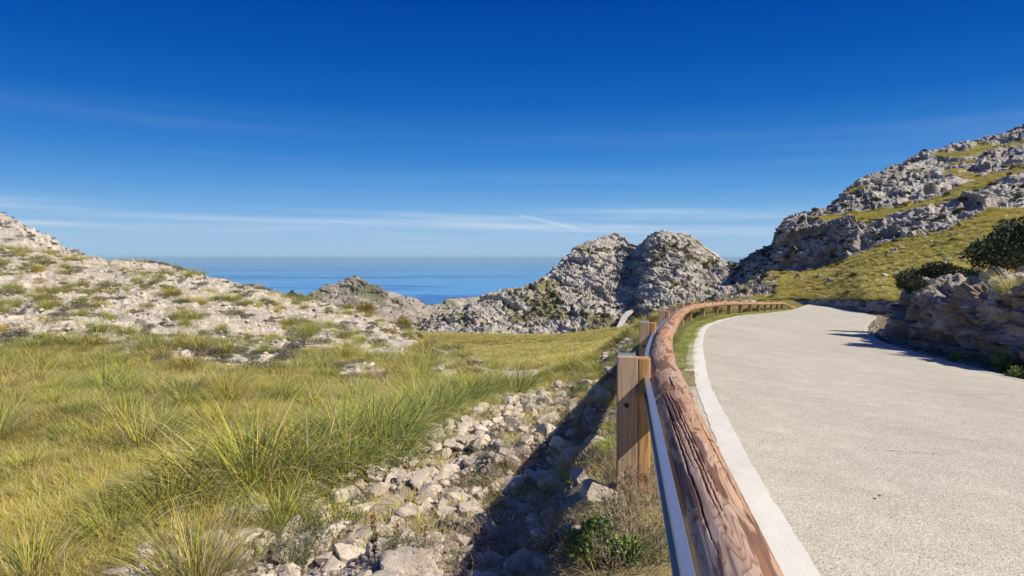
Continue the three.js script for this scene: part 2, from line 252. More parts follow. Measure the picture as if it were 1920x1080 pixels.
// ---------------------------------------------------------------- the paved sheet and its painted edge lines
{
  const asphalt = byteTex(1024, 1024, (u, v) => {
    const f = tileNoise(u, v, 512, 1), g = tileNoise(u, v, 256, 2), h = tileNoise(u, v, 96, 3), l = tileNoise(u, v, 12, 4), l2 = tileNoise(u, v, 5, 6);
    let k = 205 + 20 * f + 24 * g + 8 * h + 6 * l + 4 * l2; if (g + f * 0.7 < -0.9) k -= 60 * clamp(-(g + f * 0.7) - 0.9, 0, 1) * 2; if (g > 0.8) k += 16;
    return [k, k * 0.968, k * 0.878];
  });
  const relief = byteTex(1024, 1024, (u, v) => { const c = 128 + 60 * tileNoise(u, v, 256, 2) + 45 * tileNoise(u, v, 512, 1); return [c, c, c]; }, false);
  const rep = 0.62; asphalt.repeat.set(rep, rep); relief.repeat.set(rep, rep);
  const road = group('road'); setting(road, 'sun bleached narrow mountain road curving away downhill to the right', 'road');
  const rows = []; for (let d = -8; d < 3; d += 0.2) rows.push(d); for (let d = 3; d < 112; d *= 1.012) rows.push(d);
  const ragged = (d) => 0.16 + 0.05 * fbm2(d * 2.2, 3, 4, 81) + (d > 6 ? 0.05 : 0);
  const NC = 46;
  const geo = gridGeo(rows.length, NC, (i, j, put) => {
    const d = rows[i], xl = roadLeft(d) - ragged(d), xr = roadRight(d) + 0.12 + 0.06 * fbm2(d * 1.7, 9, 3, 82), t = j / (NC - 1), x = mixn(xl, xr, t);
    const n = fbm2(x * 0.9, d * 0.35, 4, 83) * 0.09 + fbm2(x * 3, d * 0.9, 3, 84) * 0.05, k = 0.79 * (1 + n);
    put(x, roadY(x, d) + 0.006 * fbm2(x * 0.7, d * 0.7, 2, 85), d, k, k * 0.985, k * 0.96);
  });
  mesh('asphalt_surface', geo, new THREE.MeshStandardMaterial({ vertexColors: true, map: asphalt, bumpMap: relief, bumpScale: 0.004, roughness: 0.88 }), road);
  const paint = new THREE.MeshStandardMaterial({ vertexColors: true, bumpMap: relief, bumpScale: 0.002, roughness: 0.8 });
  const stripe = (name, edge, w0, w1, from, to, worn = 0) => {
    const rw = []; for (let d = from; d < to; d *= d < 3 ? 1.05 : 1.006) rw.push(d);
    const g = gridGeo(rw.length, 5, (i, j, put) => {
      const d = rw[i], c = Math.hypot(1, slopeOf(edge, d)), e = 0.012 * fbm2(d * 7, j > 2 ? 5 : 1, 3, 86) * (j === 0 || j === 4 ? 1 : 0), x = edge(d) + (mixn(w0, w1, j / 4) + e) * c, k = 0.66 + 0.07 * fbm2(d * 1.3, j * 0.4, 3, 87) + 0.05 * fbm2(d * 9, j * 1.4, 3, 88) - worn;
      put(x, roadY(x, d) + 0.006 * fbm2(x * 0.7, d * 0.7, 2, 85) + 0.0045, d, k, k * 0.96, k * 0.84);
    });
    mesh(name, g, paint, road);
  };
  stripe('edge_line', roadLeft, -0.09, 0.09, 0.3, 100); stripe('edge_line', roadRight, -0.03, 0.05, 0.3, 100, 0.14);
  // hairline cracks, dry leaves and grit lying on the asphalt
  const r = rng(77), lm = new THREE.MeshStandardMaterial({ color: new THREE.Color(0.13, 0.09, 0.05), roughness: 0.9, side: THREE.DoubleSide });
  const bits = [];
  for (let k = 0; k < 70; k++) { const d = 3.4 + 22 * r() ** 1.6, x = mixn(roadLeft(d) + 0.0, roadRight(d), r()), s = 0.005 + 0.011 * r() * r(), g = new THREE.PlaneGeometry(s * 2.4, s, 2, 1); const p = g.attributes.position; for (let q = 0; q < p.count; q++) p.setZ(q, (Math.abs(p.getX(q)) > 1e-4 ? 0.4 * s : 0)); g.rotateX(-Math.PI / 2); g.rotateY(r() * 6.3); g.translate(x, roadY(x, d) + 0.02, -d); bits.push(g); }
  const tar = [];
  for (const [x0, d0, x1, d1] of [[4.4, 6.0, 5.4, 5.55], [5.5, 6.6, 6.9, 6.3], [3.3, 7.6, 4.6, 7.3], [4.6, 8.2, 6.6, 8.6], [3.9, 10.5, 5.6, 10.2], [2.6, 5.2, 3.3, 5.05], [5.0, 13.5, 7.4, 13.9], [6.2, 4.9, 7.0, 5.3]]) {
    const n = 40, pos = [], idx = [], sd = x0 * 7; for (let k = 0; k <= n; k++) { const t = k / n, x = mixn(x0, x1, t) + 0.05 * fbm2(t * 9, sd, 4, 5), d = mixn(d0, d1, t) + 0.06 * fbm2(t * 9, sd + 4, 4, 6), w = 0.0035 * Math.sin(Math.PI * t) * (0.4 + 0.9 * Math.max(0, 0.4 + noise2(t * 14, sd, 8))); for (const s of [-1, 1]) pos.push(x, roadY(x, d) + 0.006 * fbm2(x * 0.7, d * 0.7, 2, 85) + 0.003, -(d + s * w)); if (k < n) { const q = k * 2; idx.push(q, q + 2, q + 1, q + 1, q + 2, q + 3); } }
    const g = new THREE.BufferGeometry(); g.setAttribute('position', new THREE.Float32BufferAttribute(pos, 3)); g.setIndex(idx); tar.push(g);
  }
  const cracks = mesh('hairline_cracks', mergeGeometries(tar), new THREE.MeshStandardMaterial({ color: new THREE.Color(0.13, 0.12, 0.105), roughness: 0.95, side: THREE.DoubleSide }), road); cracks.userData.kind = 'stuff';
  const litter = mesh('leaf_litter', mergeGeometries(bits), lm); setting(litter, 'scattered tiny dry leaves lying on the pale asphalt', 'leaves', 'stuff');
}
console.log('road');

// ---------------------------------------------------------------- lofted terrain: rows of stations, each a profile of points from foot to crest and over
function loft(stations) {                                  // stations[i][j] = [x, y, d]; returns f(u, v) on 0..1, Catmull-Rom both ways
  const ns = stations.length, nn = stations[0].length;
  const cr = (a, b, c, e, t) => 0.5 * (2 * b + (c - a) * t + (2 * a - 5 * b + 4 * c - e) * t * t + (3 * b - a - 3 * c + e) * t * t * t);
  return (u, v, out) => {
    const fu = clamp(u) * (ns - 1), fv = clamp(v) * (nn - 1), iu = Math.min(Math.floor(fu), ns - 2), iv = Math.min(Math.floor(fv), nn - 2), tu = fu - iu, tv = fv - iv;
    const I = (k) => clamp(k, 0, ns - 1), J = (k) => clamp(k, 0, nn - 1);
    for (let c = 0; c < 3; c++) {
      const q = [0, 0, 0, 0]; for (let a = -1; a <= 2; a++) { const s = stations[I(iu + a)]; q[a + 1] = cr(s[J(iv - 1)][c], s[iv][c], s[iv + 1][c], s[J(iv + 2)][c], tv); }
      out[c] = cr(q[0], q[1], q[2], q[3], tu);
    } return out;
  };
}
function loftSurface(name, stations, nu, nv, shape, mat, uRange = [0, 1]) {
  const f = loft(stations), a = [0, 0, 0], b = [0, 0, 0], c = [0, 0, 0], e = 0.5 / nv;
  const place = (u, v, out) => {                           // displaced point, its outward normal in out.n and colour in out.c
    f(u, v, a); f(u + e, v, b); f(u, v + e, c); const b0 = [0, 0, 0], c0 = [0, 0, 0]; f(u - e, v, b0); f(u, v - e, c0);
    const ux = b[0] - b0[0], uy = b[1] - b0[1], ud = b[2] - b0[2], vx = c[0] - c0[0], vy = c[1] - c0[1], vd = c[2] - c0[2];
    let nx = vy * ud - vd * uy, ny = vd * ux - vx * ud, nd = vx * uy - vy * ux; const l = Math.hypot(nx, ny, nd) || 1; nx /= l; ny /= l; nd /= l; if (ny < 0 && Math.abs(ny) > 0.2 || (Math.abs(ny) <= 0.2 && nd > 0)) { nx = -nx; ny = -ny; nd = -nd; }
    nx *= 1.35; nd *= 1.35; { const q = Math.hypot(nx, ny, nd); nx /= q; ny /= q; nd /= q; } out.n = [nx, ny, nd]; const s = shape(a[0], a[1], a[2], u, v, out.n);
    out.p = [a[0] + nx * s.h, a[1] + ny * s.h + (s.up || 0), a[2] + nd * s.h]; out.c = s.c; out.rock = s.rock; return out;
  };
  const o = {};
  const g = gridGeo(nv, nu, (i, j, put) => { place(mixn(uRange[0], uRange[1], j / (nu - 1)), i / (nv - 1), o); put(o.p[0], o.p[1], o.p[2], o.c[0], o.c[1], o.c[2], o.p[0] + o.p[2] * 0.3, o.p[1] * 1.4 + o.p[2] * 0.6); });
  const m = mesh(name, g, mat); m.userData.place = undefined; return { mesh: m, place };
}
const mix3 = (a, b, t) => [mixn(a[0], b[0], t), mixn(a[1], b[1], t), mixn(a[2], b[2], t)];

// the steep hill beyond the road: cut face, grass slope, cliff band, broken upper rocks
const hillRows = [
  [1340, [[572, 96], [566, 98], [556, 108], [545, 120], [532, 126], [522, 132], [514, 140], [508, 146], [530, 170], [600, 200]]],
  [1385, [[570, 92], [562, 94], [548, 106], [531, 118], [514, 123], [506, 128], [501, 134], [497, 140], [515, 165], [600, 200]]],
  [1425, [[570, 90], [560, 92], [542, 103], [518, 114], [494, 119], [486, 124], [481, 130], [477, 137], [492, 160], [580, 200]]],
  [1453, [[571, 88], [560, 90], [534, 101], [504, 112], [484, 117], [474, 122], [469, 128], [466, 136], [480, 160], [560, 200]]],
  [1470, [[572, 86], [559, 88], [530, 100], [500, 111], [432, 114], [426, 119], [424, 127], [424, 136], [440, 160], [520, 200]]],
  [1510, [[574, 84], [558, 86], [526, 97], [497, 108], [412, 112], [407, 118], [405, 126], [406, 135], [420, 160], [480, 200]]],
  [1560, [[580, 76], [560, 78], [520, 92], [489, 104], [418, 109], [402, 116], [391, 125], [386, 133], [400, 160], [440, 200]]],
  [1600, [[584, 68], [562, 70], [514, 86], [476, 100], [420, 105], [398, 114], [372, 124], [352, 133], [380, 160], [420, 200]]],
  [1650, [[591, 56], [562, 58], [503, 81], [456, 97], [416, 102], [388, 113], [352, 126], [328, 136], [350, 165], [400, 200]]],
  [1740, [[592, 45], [560, 48], [483, 76], [430, 93], [396, 98], [370, 111], [324, 128], [291, 142], [310, 170], [360, 210]]],
  [1840, [[592, 37], [548, 43], [452, 72], [392, 92], [364, 97], [334, 114], [294, 131], [267, 146], [280, 170], [330, 210]]],
  [1925, [[592, 31], [520, 40], [430, 70], [374, 92], [336, 97], [310, 113], [275, 131], [242, 147], [250, 172], [300, 210]]],
  [2150, [[600, 24], [500, 32], [410, 62], [345, 86], [300, 93], [262, 110], [215, 128], [170, 145], [175, 170], [220, 210]]],
  [2500, [[620, 18], [480, 25], [380, 52], [310, 76], [255, 84], [210, 102], [150, 122], [100, 140], [100, 165], [130, 210]]]];
const gHill = [0.31, 0.275, 0.055], gHill2 = [0.40, 0.325, 0.095], gDark = [0.085, 0.1, 0.032], rkL = lin(218, 210, 198), rkM = lin(184, 177, 167), rkD = lin(146, 140, 132), rkO = [0.36, 0.235, 0.14];
function hillShape(x, y, d, u, v, n) {
  const k = v * 9, steep = 1 - Math.abs(n[1]);
  const big = fbm3(x * 0.06, y * 0.1, d * 0.06, 4), med = fbm3(x * 0.3, y * 0.4, d * 0.3, 3);
  let rk = Math.max(sst(0.99, 0.9, k), sst(2.75, 3.05, k + 0.25 * med) * (1 - 0.9 * sst(4.05, 4.3, k + 0.2 * med) * (1 - sst(4.7, 5.1, k + 0.5 * big))));
  if (k > 4.2) { const p = fbm3(x * 0.11 + 4, y * 0.2, d * 0.11, 4); rk *= 1 - 0.95 * sst(0.2, 0.36, p) ; }
  if (k > 1 && k < 2.9) rk = Math.max(rk, sst(0.42, 0.5, fbm3(x * 0.35, y * 0.5, d * 0.25, 3)) * 0.9);
  if (u < 0.27) rk = Math.max(rk, sst(-0.2, 0.15, med + big) * sst(1.0, 1.4, k));
  let h = 0;
  h += 0.7 * big;
  if (rk > 0.01) {
    const w = 0.5 * med, amp = k < 1.2 ? 0.35 : 1;
    let f = facet3(x * 0.16 + w, y * 0.3 + w, d * 0.16, 3, 0.9).h * 1.5;
    f += facet3(x * 0.5, y * 0.85 + w, d * 0.5, 5, 1.2).h * 0.7; f += facet3(x * 1.5, y * 2.4, d * 1.5, 7, 1.3).h * 0.34;
    h += (f - 1.27) * rk * amp;
  }
  const tone = fbm3(x * 0.8, y * 0.9, d * 0.8, 3), g = mix3(mix3(gHill, gHill2, sst(-0.4, 0.5, fbm3(x * 0.25, y * 0.25, d * 0.25, 3) + 0.6 * tone)), gDark, sst(0.25, 0.6, fbm3(x * 0.5 + 9, y * 0.5, d * 0.5, 3)) * 0.7);
  let r = mix3(mix3(rkM, rkL, sst(-0.3, 0.4, tone)), rkD, sst(0.1, 0.5, fbm3(x * 0.4, y * 0.15, d * 0.4, 3)) * 0.8);
  if (k < 1.3) r = mix3(r, rkO, 0.4 * sst(-0.1, 0.4, med));
  const m = sst(0.3, 0.6, rk + 0.2 * tone); return { h, c: mix3(g, r, m), rock: m };
}
const hill = loftSurface('hillside', hillRows.map(([px, l]) => l.map(([py, d]) => at(px, py, d))), 560, 480, hillShape, M.rock);
setting(hill.mesh, 'steep rocky hillside with grass slope and dark cliff band right of the road', 'hillside');
console.log('hill');

// the twin-peaked limestone mountain across the valley
const peakBase = [ // px, foot row, then crest row and the distances of foot and crest
  [700, 640, 624, 195, 215], [770, 640, 616, 190, 214], [820, 642, 597, 185, 215], [890, 646, 568, 178, 218], [930, 648, 555, 174, 220], [990, 650, 544, 172, 222], [1040, 651, 509, 170, 228], [1085, 650, 473, 168, 234], [1130, 648, 451, 166, 238], [1165, 643, 450, 165, 238], [1192, 638, 467, 164, 226], [1215, 632, 450, 163, 214], [1250, 620, 441, 162, 210], [1290, 608, 449, 162, 209], [1330, 600, 476, 162, 206], [1370, 594, 500, 162, 200], [1430, 592, 516, 162, 200], [1520, 592, 550, 170, 205]];
const peakRows = peakBase.map(([px, f, c, d0, d1]) => { const back = px > 1190 ? 224 : 250, h = (t) => mixn(f, c, t), z = (t) => mixn(d0, d1, t); return [px, [[f + 6, d0 - 6], [h(0.1), z(0.16)], [h(0.34), z(0.42)], [h(0.6), z(0.64)], [h(0.85), z(0.84)], [h(1), z(1)], [h(0.97), d1 + 10], [h(0.3), back + 45]]]; });
const lastRoad = [[1152, 628], [1160, 617], [1166, 606], [1171, 594], [1179, 584], [1194, 578]];
function peakShape(x, y, d, u, v, n) {
  const big = fbm3(x * 0.035, y * 0.05, d * 0.035, 4), med = fbm3(x * 0.15, y * 0.2, d * 0.15, 3), tone = fbm3(x * 0.45, y * 0.5, d * 0.45, 3);
  const dip = y * 0.94 + x * 0.28 + 0.5 * med;            // beds dip gently to the left
  let f = facet3(x * 0.06 + 0.3 * med, dip * 0.12, d * 0.06, 13, 0.9).h * 2.3;
  f += facet3(x * 0.17, dip * 0.42, d * 0.17, 15, 1.1).h * 1.15;
  f += facet3(x * 0.45, dip * 1.05, d * 0.45, 17, 1.3).h * 0.85; f += facet3(x * 1.2, dip * 2.3, d * 1.2, 19, 1.3).h * 0.42;
  const fade = sst(0, 0.14, v), keep = (1 - 0.45 * sst(0.6, 0.75, v)), h = (f - 2.25 + 2.2 * big) * fade * keep;
  let veg = sst(0.06, 0.26, fbm3(x * 0.09 + 7, dip * 0.2, d * 0.09, 4) + 0.45 * tone - 0.16 * (v - 0.25)) * 0.85; veg = Math.max(veg, sst(0.14, 0.04, v));
  const g = mix3([0.21, 0.195, 0.07], [0.28, 0.25, 0.10], sst(-0.3, 0.4, tone));
  const r = mix3(mix3(lin(204, 197, 184), lin(226, 219, 206), sst(-0.3, 0.4, tone)), lin(174, 167, 157), sst(0.05, 0.45, med) * 0.7);
  return { h, c: mix3(r, g, veg), rock: 1 - veg };
}
const peaks = loftSurface('rocky_mountain', peakRows.map(([px, l]) => l.map(([py, d]) => at(px, py, d))), 760, 360, peakShape, M.rock);
setting(peaks.mesh, 'grey limestone mountain with two rounded peaks across the valley', 'mountain');
{ // the next stretch of the road, far down on the mountain's flank
  const ds = [176, 180, 184, 189, 193, 197], wide = [[-3, 3], [-6.5, 4], [-6.5, 5], [-6, 7], [-5, 9.5], [-2, 3]];
  const g = gridGeo(60, 7, (i, j, put) => { const t = i / 59 * 5, k = Math.min(4, Math.floor(t)), f = t - k, px = mixn(lastRoad[k][0], lastRoad[k + 1][0], f), py = mixn(lastRoad[k][1], lastRoad[k + 1][1], f), d = mixn(ds[k], ds[k + 1], f) - 9, w0 = mixn(wide[k][0], wide[k + 1][0], f), w1 = mixn(wide[k][1], wide[k + 1][1], f), p = at(px + mixn(w0, w1, j / 6), py, d); const c = 0.44 + 0.05 * noise2(p[0], p[2], 3); put(p[0], p[1], p[2], c, c * 0.94, c * 0.82); });
  const m = mesh('lower_road', g, new THREE.MeshStandardMaterial({ vertexColors: true, roughness: 0.9 })); setting(m, 'short pale stretch of the road further down on the mountain flank', 'road');
}
console.log('mountain');

// the lower headland before the sea
const capeRows = [
  [480, [[690, 900], [660, 1050], [635, 1200], [615, 1350], [620, 1500], [700, 1900]]],
  [560, [[690, 900], [655, 1050], [620, 1200], [585, 1380], [578, 1500], [690, 1900]]],
  [600, [[690, 900], [650, 1050], [605, 1230], [560, 1420], [552, 1500], [690, 1900]]],
  [635, [[690, 900], [648, 1050], [600, 1230], [552, 1430], [541, 1500], [690, 1900]]],
  [665, [[690, 900], [648, 1050], [598, 1230], [547, 1430], [532, 1500], [690, 1900]]],
  [695, [[690, 900], [650, 1050], [603, 1230], [556, 1420], [545, 1500], [690, 1900]]],
  [740, [[690, 900], [652, 1050], [612, 1220], [572, 1400], [560, 1500], [690, 1900]]],
  [780, [[690, 900], [655, 1050], [620, 1210], [580, 1400], [566, 1500], [690, 1900]]],
  [806, [[690, 900], [658, 1050], [625, 1210], [590, 1400], [579, 1500], [690, 1900]]],
  [835, [[690, 900], [655, 1050], [620, 1210], [584, 1420], [571, 1520], [690, 1950]]],
  [880, [[690, 900], [652, 1050], [616, 1230], [580, 1450], [566, 1560], [690, 2000]]],
  [960, [[690, 900], [652, 1050], [612, 1240], [576, 1480], [562, 1600], [690, 2100]]],
  [1100, [[690, 900], [650, 1050], [612, 1250], [576, 1500], [562, 1700], [690, 2300]]]];
const cape = loftSurface('headland', capeRows.map(([px, l]) => l.map(([py, d]) => at(px, py, d))), 300, 190, (x, y, d, u, v, n) => {
  const big = fbm3(x * 0.006, y * 0.008, d * 0.006, 4), med = fbm3(x * 0.025, y * 0.03, d * 0.025, 4), tone = fbm3(x * 0.06, y * 0.07, d * 0.06, 3);
  let f = facet3(x * 0.014, y * 0.02, d * 0.014, 23, 1.0).h * 7 + facet3(x * 0.045 + 0.3 * med, y * 0.07, d * 0.045, 24, 1.2).h * 4.5 + facet3(x * 0.13, y * 0.2, d * 0.13, 25, 1.3).h * 2.2;
  const veg = sst(-0.2, 0.15, med + 0.4 * tone + 0.2 * big), r = mix3(lin(176, 164, 148), lin(200, 189, 172), sst(-0.3, 0.4, tone)), g = mix3([0.15, 0.15, 0.075], [0.22, 0.2, 0.10], sst(-0.4, 0.4, tone));
  return { h: (f - 8.5 + 6 * big) * (1 - 0.6 * sst(0.66, 0.8, v)), c: mix3(r, g, veg * 0.85), rock: 1 - veg };
}, M.rock);
setting(cape.mesh, 'hazy brown green headland sloping to the sea', 'mountain');

// the sea far below, with calm slicks and wind-ruffled streaks
{
  const tex = byteTex(1024, 1024, (u, v) => { let n = 0.55 * tileNoise(u, v, 6, 31) + 0.4 * tileNoise(u, v, 15, 32) + 0.25 * tileNoise(u, v, 40, 33) + 0.15 * tileNoise(u, v, 110, 34); const k = sst(0.15, 0.42, n); return [mixn(84, 36, k), mixn(158, 104, k), mixn(208, 168, k)]; });
  tex.repeat.set(1, 1);
  const g = gridGeo(60, 3, (i, j, put) => { const d = -3000 + 110000 * (i / 59) ** 2.2, x = (j - 1) * 100000; put(x, -470, d, 1, 1, 1, x / 26000 + d / 90000, d / 9000); });
  g.deleteAttribute('color');
  const m = mesh('sea', g, new THREE.MeshStandardMaterial({ map: tex, roughness: 0.3, metalness: 0 })); setting(m, 'calm blue sea reaching to a pale horizon', 'sea');
}
console.log('far land');

// ---------------------------------------------------------------- the cut rock outcrop at the right edge of the road
const outRows = [
  [-7, 0, [0.15, -0.7, -1.7, -1.2]], [0, 0, [0.3, -0.45, -1.4, -1.0]], [5, 0, [0.42, -0.2, -1.1, -0.8]], [8.5, 0, [0.5, 0.0, -0.8, -0.5]], [10.5, 0, [0.58, 0.15, -0.55, -0.2]],
  [12.5, 0, [0.7, 0.3, -0.3, 0.1]], [14.8, 0, [0.82, 0.42, -0.05, 0.4]], [17, 0, [0.88, 0.52, 0.15, 0.7]], [19, 0.1, [0.95, 0.65, 0.4, 0.95]], [20.8, 0.55, [1.15, 0.9, 0.7, 1.2]], [22.3, 1.7, [1.6, 1.4, 1.2, 1.6]], [23.2, 3.2, [2.3, 2.2, 2.1, 2.2]]];
const cut = loftSurface('rock_outcrop', outRows.map(([d, turn, [rim, up1, up2, back]]) => {
  const x = roadRight(d - turn) + mixn(0.95, 0.5, sst(15.5, 19.5, d)) + turn * 0.9, f = roadFall(d - turn) + 0.27, lean = 0.42;
  return [[x - 0.1, EYE - f - 0.2, d], [x, EYE - f + 0.05, d], [x + lean * 0.4, EYE - mixn(f, rim, 0.55), d + 0.05], [x + lean, EYE - rim - 0.06, d + 0.1], [x + lean + 0.7, EYE - mixn(rim, up1, 0.42), d + 0.2], [x + lean + 2.2, EYE - up1, d + 0.3], [x + lean + 5.2, EYE - up2, d + 0.5], [x + lean + 9, EYE - back, d + 0.8], [x + lean + 12, EYE - back - 2.2, d + 1]];
}), 500, 330, (x, y, d, u, v, n) => {
  const k = v * 8, med = fbm3(x * 0.8, y * 1.2, d * 0.8, 3), tone = fbm3(x * 3, y * 4, d * 3, 3);
  let f = facet3(x * 0.75, y * 1.3 + 0.3 * med, d * 0.75, 43, 1.2).h * 0.5;
  f += facet3(x * 2.1, y * 4 + med, d * 2.1, 45, 1.3).h * 0.2;
  f += facet3(x * 5.5, y * 9.5, d * 5.5, 47, 1.3).h * 0.085; f += facet3(x * 14, y * 20, d * 14, 49, 1.3).h * 0.03;
  const face = 1 - sst(2.9, 3.6, k + 0.4 * med), soil = (1 - face) * sst(-0.05, 0.35, fbm3(x * 0.9 + 3, y, d * 0.9, 4) + (k - 4.4) * 0.12);
  let c = mix3(mix3(lin(182, 170, 155), lin(216, 206, 190), sst(-0.3, 0.4, tone)), lin(120, 110, 102), sst(0.0, 0.45, med) * 0.7);
  c = mix3(c, [0.33, 0.19, 0.10], face * 0.75 * sst(0.0, 0.4, fbm3(x * 1.3 + 5, y * 2.2, d * 1.3, 4)));
  c = mix3(c, mix3([0.22, 0.155, 0.10], [0.2, 0.18, 0.08], sst(-0.3, 0.3, tone)), soil);
  return { h: (f - 0.42) * (1 - 0.6 * soil) * sst(0.3, 1.0, k), c, rock: 1 - soil };
}, M.outcrop);
setting(cut.mesh, 'rough cut limestone face in shade at the right edge of the road', 'rock face');
console.log('outcrop');

// ---------------------------------------------------------------- the timber guard rail
function woodTex(W, H, L, seed, warm, cracks) {         // u along the log (L metres), v round it (0.63 m)
  const r = rng(seed), knots = [], C = 0.63, nk = Math.round(3 + L * 2.2);
  for (let k = 0; k < nk; k++) knots.push([r() * L, (0.02 + 0.96 * r()) * C, 0.012 + 0.016 * r()]);
  const light = [192, 160, 132], mid = [154, 118, 90], ring = [104, 70, 48], stain = [102, 70, 54], silver = [172, 158, 150], amber = [184, 130, 78];
  return byteTex(W, H, (u, v) => {
    const s = u * L, a = v * C, th = v * 6.2832, cx = Math.cos(th) * 1.6, cy = Math.sin(th) * 1.6;
    let R = 2.6 * fbm3(s * 1.1 + seed, cx * 0.7, cy * 0.7, 3) + 0.9 * s + 0.35 * fbm3(s * 3, cx * 4, cy * 4, 3), kn = 0, kr = 0;
    for (const [ks, ka, w] of knots) { let da = Math.abs(a - ka); da = Math.min(da, C - da); const e = ((s - ks) / (w * 2.6)) ** 2 + (da / (w * 1.5)) ** 2; if (e < 9) { R += 1.7 * Math.exp(-e); const q = ((s - ks) / (w * 1.0)) ** 2 + (da / (w * 0.75)) ** 2; kn = Math.max(kn, Math.exp(-q * q)); kr = Math.max(kr, Math.exp(-e * 0.6)); } }
    const fr = R * 3.2 - Math.floor(R * 3.2), line = Math.pow(fr, 5) * (1 - sst(0.96, 1, fr));
    const band = 0.5 + 0.5 * Math.sin(R * 6.3 + 1.3), st = sst(0.08, 0.16, fbm3(s * 2.2 + 4, cx * 1.5, cy * 1.5, 4) + 0.22 * (band - 0.5)), gr = noise3(s * 9, cx * 45, cy * 45) * 0.6 + noise3(s * 22, cx * 120, cy * 120) * 0.5;
    let c = [0, 1, 2].map((i) => mixn(mid[i], light[i], clamp(0.55 + 0.35 * band - 0.2 + 0.25 * fbm3(s * 1.5, cx * 2, cy * 2 + 9, 3))));
    c = mix3(c, silver, 0.55 * sst(-0.2, 0.35, fbm3(s * 1.2 + 20, cx, cy, 3)) * (1 - warm));
    c = mix3(c, stain, st * 0.85); c = mix3(c, ring, line * 0.85); c = mix3(c, amber, clamp(kr * 0.45 + warm * 0.5 + 0.35 * sst(0.2, 0.5, fbm3(s * 3 + 40, cx * 2, cy * 2, 3))) * 0.8);
    c = mix3(c, [92, 56, 32], kn * 0.75); return c.map((q) => q * (1 + 0.09 * gr));
  });
}
function makeCracks(seed, L, n) { const r = rng(seed), out = []; for (let k = 0; k < n; k++) { const len = (0.25 + 0.75 * r()) * L; out.push({ s0: r() * (L - len * 0.6) - 0.1 * L, len, a: (r() - 0.5) * 3.0, twist: -0.25 + 0.18 * r(), w: 0.0014 + 0.0016 * r() * r(), dep: 0.005 + 0.008 * r(), sd: r() * 99 }); } return out; }
function logGeo(L, nS, nA, cracks, seed, rad = 0.1, rough = 0.004) {
  const pos = [], uv = [], idx = [], prof = [[0, 0.0], [0, 0.55], [0, 0.90], [0.005, 0.955], [0.018, 1.0]];
  const rings = []; for (const [s, f] of prof) rings.push([s, f]); for (let i = 1; i < nS; i++) rings.push([0.018 + (L - 0.036) * i / nS, 1]); for (const [s, f] of prof.slice().reverse()) rings.push([L - s, f]);
  for (const [s, f] of rings) for (let j = 0; j <= nA; j++) {
    const th = j / nA * Math.PI * 2, t = th > Math.PI ? th - 2 * Math.PI : th; let rr = rad * (1 + 0.012 * fbm3(s * 1.5 + seed, Math.cos(th), Math.sin(th), 2)) + rough * 0.35 * noise3(s * 5, Math.cos(th) * 9, Math.sin(th) * 9 + seed);
    for (const c of cracks) { const q = (s - c.s0) / c.len; if (q > 0 && q < 1) { const ca = c.a + c.twist * (s - c.s0) + 0.05 * fbm2(s * 6, c.sd, 3, 7) + 0.012 * noise2(s * 40, c.sd, 8), w = c.w * Math.sin(Math.PI * q) ** 0.6 * (1 + 0.4 * noise2(s * 14, c.sd, 9)), da = Math.abs(t - ca) * rad; if (da < w * 1.6) rr -= c.dep * Math.sin(Math.PI * q) ** 0.5 * sst(w * 1.6, w * 0.35, da); } }
    rr *= f; pos.push(s, rr * Math.cos(th), rr * Math.sin(th)); uv.push(s / L, j / nA);
  }
  const n = nA + 1; for (let i = 0; i < rings.length - 1; i++) for (let j = 0; j < nA; j++) { const a = i * n + j; idx.push(a, a + 1, a + n, a + 1, a + n + 1, a + n); }
  const g = new THREE.BufferGeometry(); g.setAttribute('position', new THREE.Float32BufferAttribute(pos, 3)); g.setAttribute('uv', new THREE.Float32BufferAttribute(uv, 2)); g.setIndex(idx); g.computeVertexNormals(); return g;
}
const plankTex = (seed, a, b) => byteTex(256, 1024, (u, v) => { const R = 5 * u + 1.2 * fbm2(u * 3 + seed, v * 2.2, 3, seed) + 0.4 * fbm2(u * 8, v * 3, 2, seed + 3), fr = R - Math.floor(R), g = noise2(u * 130, v * 9, seed + 5) * 0.5 + noise2(u * 60, v * 4, seed + 6) * 0.4; let c = mix3(a, b, Math.pow(fr, 3) * 0.75 + 0.25 * clamp(0.5 + fbm2(u * 2, v * 3, 3, seed + 9))); const k = ((u - 0.55) / 0.09) ** 2 + ((v - 0.27) / 0.028) ** 2; c = mix3(c, [104, 64, 34], Math.exp(-k * k) * 0.7); return c.map((q) => q * (1 + 0.09 * g)); });
M.steel = new THREE.MeshStandardMaterial({ color: new THREE.Color(0.50, 0.54, 0.57), metalness: 0.8, roughness: 0.42, bumpMap: gritAt(3), bumpScale: 0.0006, roughnessMap: (() => { const t = byteTex(256, 256, (u, v) => { const c = 205 + 50 * (0.6 * tileNoise(u, v, 24, 61) + 0.5 * tileNoise(u, v, 80, 62)); return [c, c, c]; }, false); t.repeat.set(4, 4); return t; })() });
M.greyWood = new THREE.MeshStandardMaterial({ map: plankTex(3, [178, 152, 124], [138, 110, 86]), roughness: 0.8 });
M.warmWood = new THREE.MeshStandardMaterial({ map: plankTex(9, [190, 146, 92], [142, 98, 54]), roughness: 0.8 });
M.bolt = new THREE.MeshStandardMaterial({ color: new THREE.Color(0.05, 0.04, 0.035), roughness: 0.6, metalness: 0.5 });
const rail = group('guardrail'); tag(rail, 'timber and steel guard rail of round logs along the left road edge', 'guardrail');
const logTop = (d) => 0.7 - 0.62 * sst(58, 70, d);
const railPoint = (d) => { const x = railAt(d); return new THREE.Vector3(x, roadY(x, d) + logTop(d) - 0.1, -d); };
